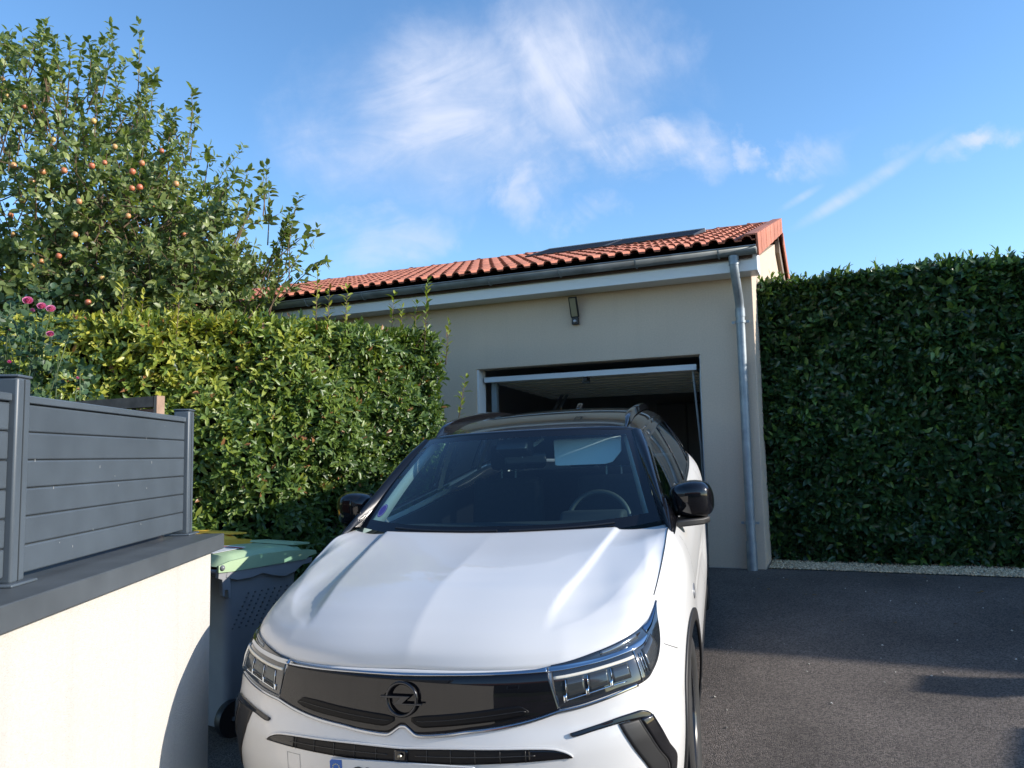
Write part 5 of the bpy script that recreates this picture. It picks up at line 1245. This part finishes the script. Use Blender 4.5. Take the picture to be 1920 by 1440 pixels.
# roof
rail, rl_, _ = catmull([(.664, 1.985, 1.482), (.672, 2.3, 1.505), (.670, 2.7, 1.515), (.660, 3.2, 1.508), (.640, 3.6, 1.485), (.60, 3.98, 1.445)])
rr_ = rail(np.linspace(0, rl_, 40))
aa_ = np.linspace(-1, 1, 61); rows = []
crown = pchip([0, .08, .2, .45, .8, 1], [.041, .060, .077, .083, .074, .062])
for i, k in enumerate(np.linspace(0, 1, 40)):
    e = rr_[i]; x = np.abs(aa_); f = 1-x**2.3*.48-.52*x**10
    vfr = -.185*(1-x**2.2)*(1-k)**3 + .06*(1-x**2)*k**3
    rows.append(np.stack([e[0]*aa_, e[1]+vfr, e[2]+crown(k)*f], 1))
roof_o = gridmesh('roof_panel', np.stack(rows, 0), M_ROOF, car, solid=.008)
roof_o['label'] = 'black gloss roof'
for sg in (1, -1):
    rf, rL, _ = catmull([(.572, 1.965, 1.500), (.570, 2.05, 1.540), (.568, 2.20, 1.575), (.566, 2.5, 1.594), (.560, 3.0, 1.594), (.550, 3.4, 1.574), (.54, 3.65, 1.545), (.535, 3.85, 1.50)])
    q = rf(np.linspace(0, rL, 40)); V = []; F = []
    for i, p in enumerate(q):
        wd_ = .020*min(1, (i+2)/6, (41-i)/6); hk = min(1, (41-i)/9)
        for (x, z) in ((-1, -2.2), (-.8, .6), (0, 1), (.8, .6), (1, -2.2), (0, -2.4)): V.append(((p[0]+x*wd_)*sg, p[1], p[2]+z*.014*hk))
    for i in range(39):
        for k in range(6): F.append((i*6+k, i*6+(k+1) % 6, (i+1)*6+(k+1) % 6, (i+1)*6+k))
    F += [tuple(range(6)), tuple(range(39*6, 40*6))]
    b = MB(); b.add(V, F); b.build('roof_rail', M_GLOSS, car, smooth=True, auto=60)
MB().prism([(3.56, 1.548), (3.62, 1.575), (3.74, 1.612), (3.78, 1.612), (3.80, 1.54)], 'x', -.02, .02).build('antenna_fin', M_GLOSS, car, bevel=.012, seg=3)
# side glazing: sill curve, upper edge curve
silf = pchip([1.12, 1.4, 1.7, 2.4, 3.0, 3.6, 3.95], [1.042, 1.078, 1.086, 1.102, 1.122, 1.150, 1.185]); silu = pchip([1.12, 1.4, 1.7, 3.0, 3.6, 3.95], [.846, .853, .852, .848, .830, .785])
upv = np.concatenate([[1.12], pout[:, 1], rr_[2:, 1]]); upw = np.concatenate([[1.043], pout[:, 2], rr_[2:, 2]]); upu = np.concatenate([[.845], pout[:, 0], rr_[2:, 0]])
def side(v, h, off=0.0):
    v, h = np.broadcast_arrays(np.asarray(v, float), np.asarray(h, float)); a = np.stack([silu(v), v, silf(v)], -1); b = np.stack([np.interp(v, upv, upu), v, np.interp(v, upv, upw)], -1)
    P = a*(1-h[..., None])+b*h[..., None]; P[..., 0] += .018*np.sin(math.pi*h)*np.clip((b[..., 2]-a[..., 2])/.3, 0, 1)+off; return P
def sgrid(v0, v1, h0, h1, nv, nh, off=0.0):
    Vv, Hh = np.meshgrid(np.linspace(v0, v1, nv), np.linspace(0, 1, nh))
    lo = h0(Vv) if callable(h0) else h0; hi = h1(Vv) if callable(h1) else h1
    return side(Vv, lo+(hi-lo)*Hh, off)
hh = lambda v: np.maximum(np.interp(v, upv, upw)-silf(v), .004)
lo_f = lambda v: np.minimum(.022/hh(v), .4); hi_f = lambda v: 1-np.minimum(.048/hh(v), .4)
w1, w1b = both('door_window', sgrid(1.46, 2.52, lo_f, hi_f, 40, 8, -.004), M_SIDEG, car, flip=False)
both('door_window', sgrid(2.60, 3.34, lo_f, hi_f, 24, 8, -.004), M_PRIV, car, flip=False); both('quarter_window', sgrid(3.40, 3.80, lo_f, hi_f, 12, 8, -.004), M_PRIV, car, flip=False)
for (v0, v1, a, b) in ((1.12, 3.95, 0., lo_f), (1.12, 3.95, hi_f, 1.0)): both('window_frame', sgrid(v0, v1, a, b, 60, 4), M_GLOSS, car, flip=False, solid=.004)
for (v0, v1) in ((1.12, 1.46), (2.52, 2.60), (3.34, 3.40), (3.80, 3.95)): both('window_pillar', sgrid(v0, v1, lo_f, hi_f, 6, 8, .0005), M_GLOSS, car, flip=False, solid=.004)
both('window_strip', sgrid(1.16, 3.8, lambda v: np.minimum(-.004/hh(v), 0), lambda v: np.minimum(.006/hh(v), .1), 60, 3, .004), M_GLOSS, car, flip=False, solid=.004)
# rear end
re_ = np.stack(rows, 0)[-1]; sb_ = np.abs(np.linspace(-1, 1, 61)); s_re = SLC-sb_*(SLC-s_of_v(4.05)); bt = belt(s_re, wtop(s_re)); bt[:, 0] = np.abs(bt[:, 0])*np.sign(np.linspace(-1, 1, 61)); bt[:, 1] -= .03
kk = np.linspace(0, 1, 14)[:, None, None]; tg = re_[None]*(1-kk)+bt[None]*kk; tg[..., 1] += .05*np.sin(math.pi*kk[..., 0])
gridmesh('tailgate', tg, M_ROOF, car, solid=.008)
strip('tail_light', np.linspace(s_of_v(4.12), s_of_v(4.12)+.35, 20), lambda s: wtop(s)-.17, lambda s: wtop(s)-.08, mat('tail_red', (.25, .01, .012), .15, coat=1), off=.008, solid=.006)
strip('rear_bumper', np.linspace(s_of_v(4.15), SLC, 40), lambda s: np.full_like(s, .20), lambda s: np.full_like(s, .42), M_TRIM, off=.008, solid=.01)
# --- mirrors
def mirror(sg):
    c = np.array([.925, 1.555, 1.165]); V = []; F = []; n = 20; prof = []
    # sections from the inner end to the outer tip: (x offset, depth, height, dz, dy)
    secs = [(-.105, .045, .045, -.012, .01), (-.098, .070, .070, -.010, .008), (-.06, .092, .084, -.004, .0), (0, .098, .092, .0, .0), (.055, .092, .090, -.002, .006), (.085, .078, .078, -.008, .016), (.102, .055, .056, -.014, .026), (.110, .022, .024, -.018, .034)]
    for (x, dpt, hgt, dz, dy) in secs:
        for k in range(n):
            a = 2*math.pi*k/n; cy, cz = math.cos(a), math.sin(a); e = .62
            y = dpt*abs(cy)**e*np.sign(cy); z = hgt*abs(cz)**e*np.sign(cz)
            if y > 0: y *= .55
            V.append(((c[0]+x)*sg, c[1]+y+dy, c[2]+z+dz-(.02 if False else 0)))
    m_ = len(secs)
    for i in range(m_-1):
        for k in range(n): F.append((i*n+k, i*n+(k+1) % n, (i+1)*n+(k+1) % n, (i+1)*n+k))
    F += [tuple(range(n)), tuple(range((m_-1)*n, m_*n))]
    b = MB(); b.add(V, F); mo = b.build('mirror', M_GLOSS, car, smooth=True, auto=60)
    md = mo.modifiers.new('smooth', 'SUBSURF'); md.levels = 1; md.render_levels = 1
    b = MB(); pr_ = [(.852, 1.43), (.852, 1.56), (.90, 1.60), (1.00, 1.585), (1.01, 1.555), (.98, 1.50), (.90, 1.455)]
    b.prism([(x*sg, y) for x, y in pr_], 'z', 1.040, 1.074); b.build('mirror_arm', M_TRIM, mo, bevel=.008)
    MB().box(min(sg*.84, sg*1.015), max(sg*.84, sg*1.015), 1.601, 1.606, 1.10, 1.235).build('mirror_glass', M_REFL, mo)
for sg in (1, -1): mirror(sg)
# --- wheels
def tyre_rim(u, v, sg, first=None):
    w_ = empty('wheel'); w_.parent = car; w_.matrix_local = Matrix.Translation((u*sg, v, WZ)) @ (Matrix.Rotation(math.pi, 4, 'Z') if sg < 0 else Matrix())
    if first:
        for ch in list(first.children):
            c = ch.copy(); COL.objects.link(c); c.parent = w_
        return w_
    MB().lathe([(.235, -.10), (.245, -.112), (.30, -.118), (.335, -.108), (.347, -.085), (.350, -.03), (.350, .03), (.347, .085), (.335, .108), (.30, .118), (.245, .112), (.235, .10)], (0, 0, 0), 'x', 48).build('tyre', M_RUBBER, w_, smooth=True, auto=50)
    rim = MB().lathe([(.236, -.10), (.236, .098), (.228, .104), (.222, .098), (.215, .05), (.215, -.10)], (0, 0, 0), 'x', 48)
    for k in range(5):
        for dk in (-.16, .16):
            a = 2*math.pi*k/5+dk; c, s = math.cos(a), math.sin(a); cp = (-s, c)
            pts = [((.055*c+.022*cp[0]*sgn), (.055*s+.022*cp[1]*sgn)) for sgn in (-1, 1)]
            q = [(.05, .016), (.225, .022)]
            V = []
            for (r, hw), xx in zip(q, (.075, .092)):
                for sgn in (-1, 1): V += [(xx, r*c+sgn*hw*cp[0], r*s+sgn*hw*cp[1]), (xx-.03, r*c+sgn*hw*cp[0], r*s+sgn*hw*cp[1])]
            rim.add(V, [(0, 2, 6, 4), (1, 5, 7, 3), (0, 4, 5, 1), (2, 3, 7, 6), (4, 6, 7, 5), (0, 1, 3, 2)])
    rim.lathe([(0, .082), (.05, .080), (.065, .070), (.065, .03)], (0, 0, 0), 'x', 24)
    rim.build('rim', mat('rim_dark', (.03, .031, .034), .25, coat=.6), w_, smooth=True, auto=35)
    MB().lathe([(0, -.02), (.16, -.02), (.16, -.005), (0, -.005)], (0, 0, 0), 'x', 32).build('brake_disc', mat('disc_steel', (.3, .3, .3), .35, metal=1), w_)
    return w_
w0 = tyre_rim(.795, WC[0], 1)
for (v, sg) in ((WC[0], -1), (WC[1], 1), (WC[1], -1)): tyre_rim(.795, v, sg, w0)
# --- cabin
fl = MB(); fl.box(-.80, .80, .55, 4.3, .24, .30); fl.box(-.78, .78, 1.24, 1.28, .30, 1.03)
fl.build('underbody', M_CABIN, car)
for sg in (1, -1):
    x0, x1 = sorted((sg*.775, sg*.80)); MB().box(x0, x1, 1.30, 4.2, .30, 1.05).build('door_lining', M_CABIN, car)
ds_ = MB().prism([(1.29, 1.035), (1.50, 1.048), (1.72, 1.035), (1.84, 1.00), (1.90, .95), (1.90, .72), (1.30, .60)], 'x', -.77, .77); ds_.build('dashboard', M_CABIN, car, bevel=.02, seg=3)
MB().prism([(1.70, 1.02), (1.78, 1.075), (1.96, 1.05), (1.96, .93), (1.72, .93)], 'x', .20, .55).build('instrument_hood', M_CABIN, car, bevel=.02, seg=3)
sw_c = Vector((.37, 2.03, .965)); SWM = Matrix.Translation(sw_c) @ Matrix.Rotation(R(-24), 4, 'X')
sw = MB(); V = []; F = []
for i in range(40):
    a = 2*math.pi*i/40
    for k in range(8):
        b = 2*math.pi*k/8; r = .180+.016*math.cos(b); V.append(tuple(SWM@Vector((r*math.cos(a), .016*math.sin(b), r*math.sin(a)))))
for i in range(40):
    for k in range(8): F.append((i*8+k, i*8+(k+1) % 8, ((i+1) % 40)*8+(k+1) % 8, ((i+1) % 40)*8+k))
sw.add(V, F); swo = sw.build('steering_wheel', mat('wheel_leather', (.07, .07, .065), .45), car, smooth=True)
MB().box(-.16, .16, -.02, .0, -.02, .02, SWM).box(-.07, .07, -.03, -.002, -.06, .05, SWM).box(-.018, .018, -.02, .0, -.16, -.04, SWM).build('wheel_spokes', M_CABIN, swo, bevel=.006)
def cushion(name, x0, x1, y0, y1, z0, z1, parent, r=.04, m=None, M_=None):
    return MB().box(x0, x1, y0, y1, z0, z1, M_).build(name, m or M_SEATF, parent, bevel=r, seg=4)
for sx in (-.37, .37):
    Mb = Matrix.Translation((sx, 2.62, .55)) @ Matrix.Rotation(R(-16), 4, 'X')
    se = cushion('front_seat', -.25, .25, -.06, .07, -.02, .62, car, .05, M_=Mb)
    cushion('headrest', -.13, .13, -.045, .05, .68, .86, se, .04, M_=Mb); MB().tube([Mb@Vector((-.05, 0, .6)), Mb@Vector((-.05, 0, .7))], .007, 6).tube([Mb@Vector((.05, 0, .6)), Mb@Vector((.05, 0, .7))], .007, 6).build('headrest_post', M_ZINC, se)
    cushion('seat_base', sx-.26, sx+.26, 2.05, 2.62, .42, .58, se, .05)
Mb = Matrix.Translation((0, 3.45, .55)) @ Matrix.Rotation(R(-20), 4, 'X')
rs = cushion('rear_seat', -.66, .66, -.06, .07, 0, .58, car, .05, M_=Mb)
for sx in (-.42, 0, .42): cushion('headrest', sx-.12, sx+.12, -.04, .04, .60, .74, rs, .035, M_=Mb)
# headliner, inner pillar trims, sun visor, mirror, sensor housing
hl_P = np.stack(rows, 0)[2:-1, 3:-3]-np.array([0, 0, .045]); gridmesh('headliner', hl_P, M_LIGHTT, car)
def trim_strip(a0, a1): A, B = np.meshgrid(np.linspace(a0, a1, 5), np.linspace(.06, .97, 20)); P = ws(A, B); P[..., 1] += .02+.05*np.abs(np.linspace(0, 1, 5)-1)[None]*0; P[..., 2] -= .022; return P
b0 = np.linspace(.05, .97, 20)
pi_ = ws(np.full(20, .965), b0)+np.array([0, .018, -.016]); po_ = pof(np.linspace(.05*plt_, .97*plt_, 20))
for sg in (1, -1):
    inn_ = pi_*np.array([sg, 1, 1]); out_ = (po_+np.array([-.040, .115, .0]))*np.array([sg, 1, 1]); md_ = inn_*.5+out_*.5+np.array([-.012*sg, 0, 0])
    gridmesh('pillar_trim', np.stack([inn_, (ws(np.full(20, .905), b0)+np.array([0, .085, -.03]))*np.array([sg, 1, 1]), md_, out_, out_+np.array([.03*sg, .01, 0])], 0), M_LIGHTT, car)
for v_ in (2.56, 3.42):
    q = side(np.full(12, v_), np.linspace(0, 1, 12)); q2 = side(np.full(12, v_+.10), np.linspace(0, 1, 12)); both('pillar_lining', np.stack([q, q2], 0)-np.array([.03, 0, 0]), M_LIGHTT, car)
vz = MB(); va, vb = np.array([0, 1.93, 1.462]), np.array([0, 1.86, 1.318])
prof = [(.158, .02), (.545, .0), (.548, .55), (.50, .93), (.46, 1.0), (.185, 1.0), (.17, .96)]
V = []
for d in (0, .016):
    for x, t in prof: p = va*(1-t)+vb*t; V.append((x, p[1]+d, p[2]+d*.3))
n = len(prof); vz.add(V, [tuple(range(n))[::-1], tuple(range(n, 2*n))]+[(i, (i+1) % n, n+(i+1) % n, n+i) for i in range(n)])
vz.build('sun_visor', mat('visor_cloth', (.74, .74, .72), .8), car, bevel=.005)
MB().box(-.12, .125, 1.845, 1.875, 1.335, 1.40).build('rear_view_mirror', M_BLACK, car, bevel=.014, seg=3)
MB().prism([(1.78, 1.487), (1.93, 1.47), (1.86, 1.375), (1.80, 1.40), (1.70, 1.44)], 'x', -.13, .05).build('sensor_housing', M_BLACK, car, bevel=.012)
MB().tube([(.09, 1.95, 1.47), (.03, 1.88, 1.43), (-.02, 1.86, 1.38)], [.012, .012, .02], 8).build('mirror_stalk', M_LIGHTT, car)
# wiper resting at the foot of the glass
wp = MB()
for a0, a1 in ((-.70, .02), (.10, .74)):
    A = np.linspace(a0, a1, 12); P = ws(A, np.full(12, .035)); P[:, 1] -= .012; P[:, 2] += .010; wp.tube(list(P), .006, 6)
wp.build('wiper', M_BLACK, car)
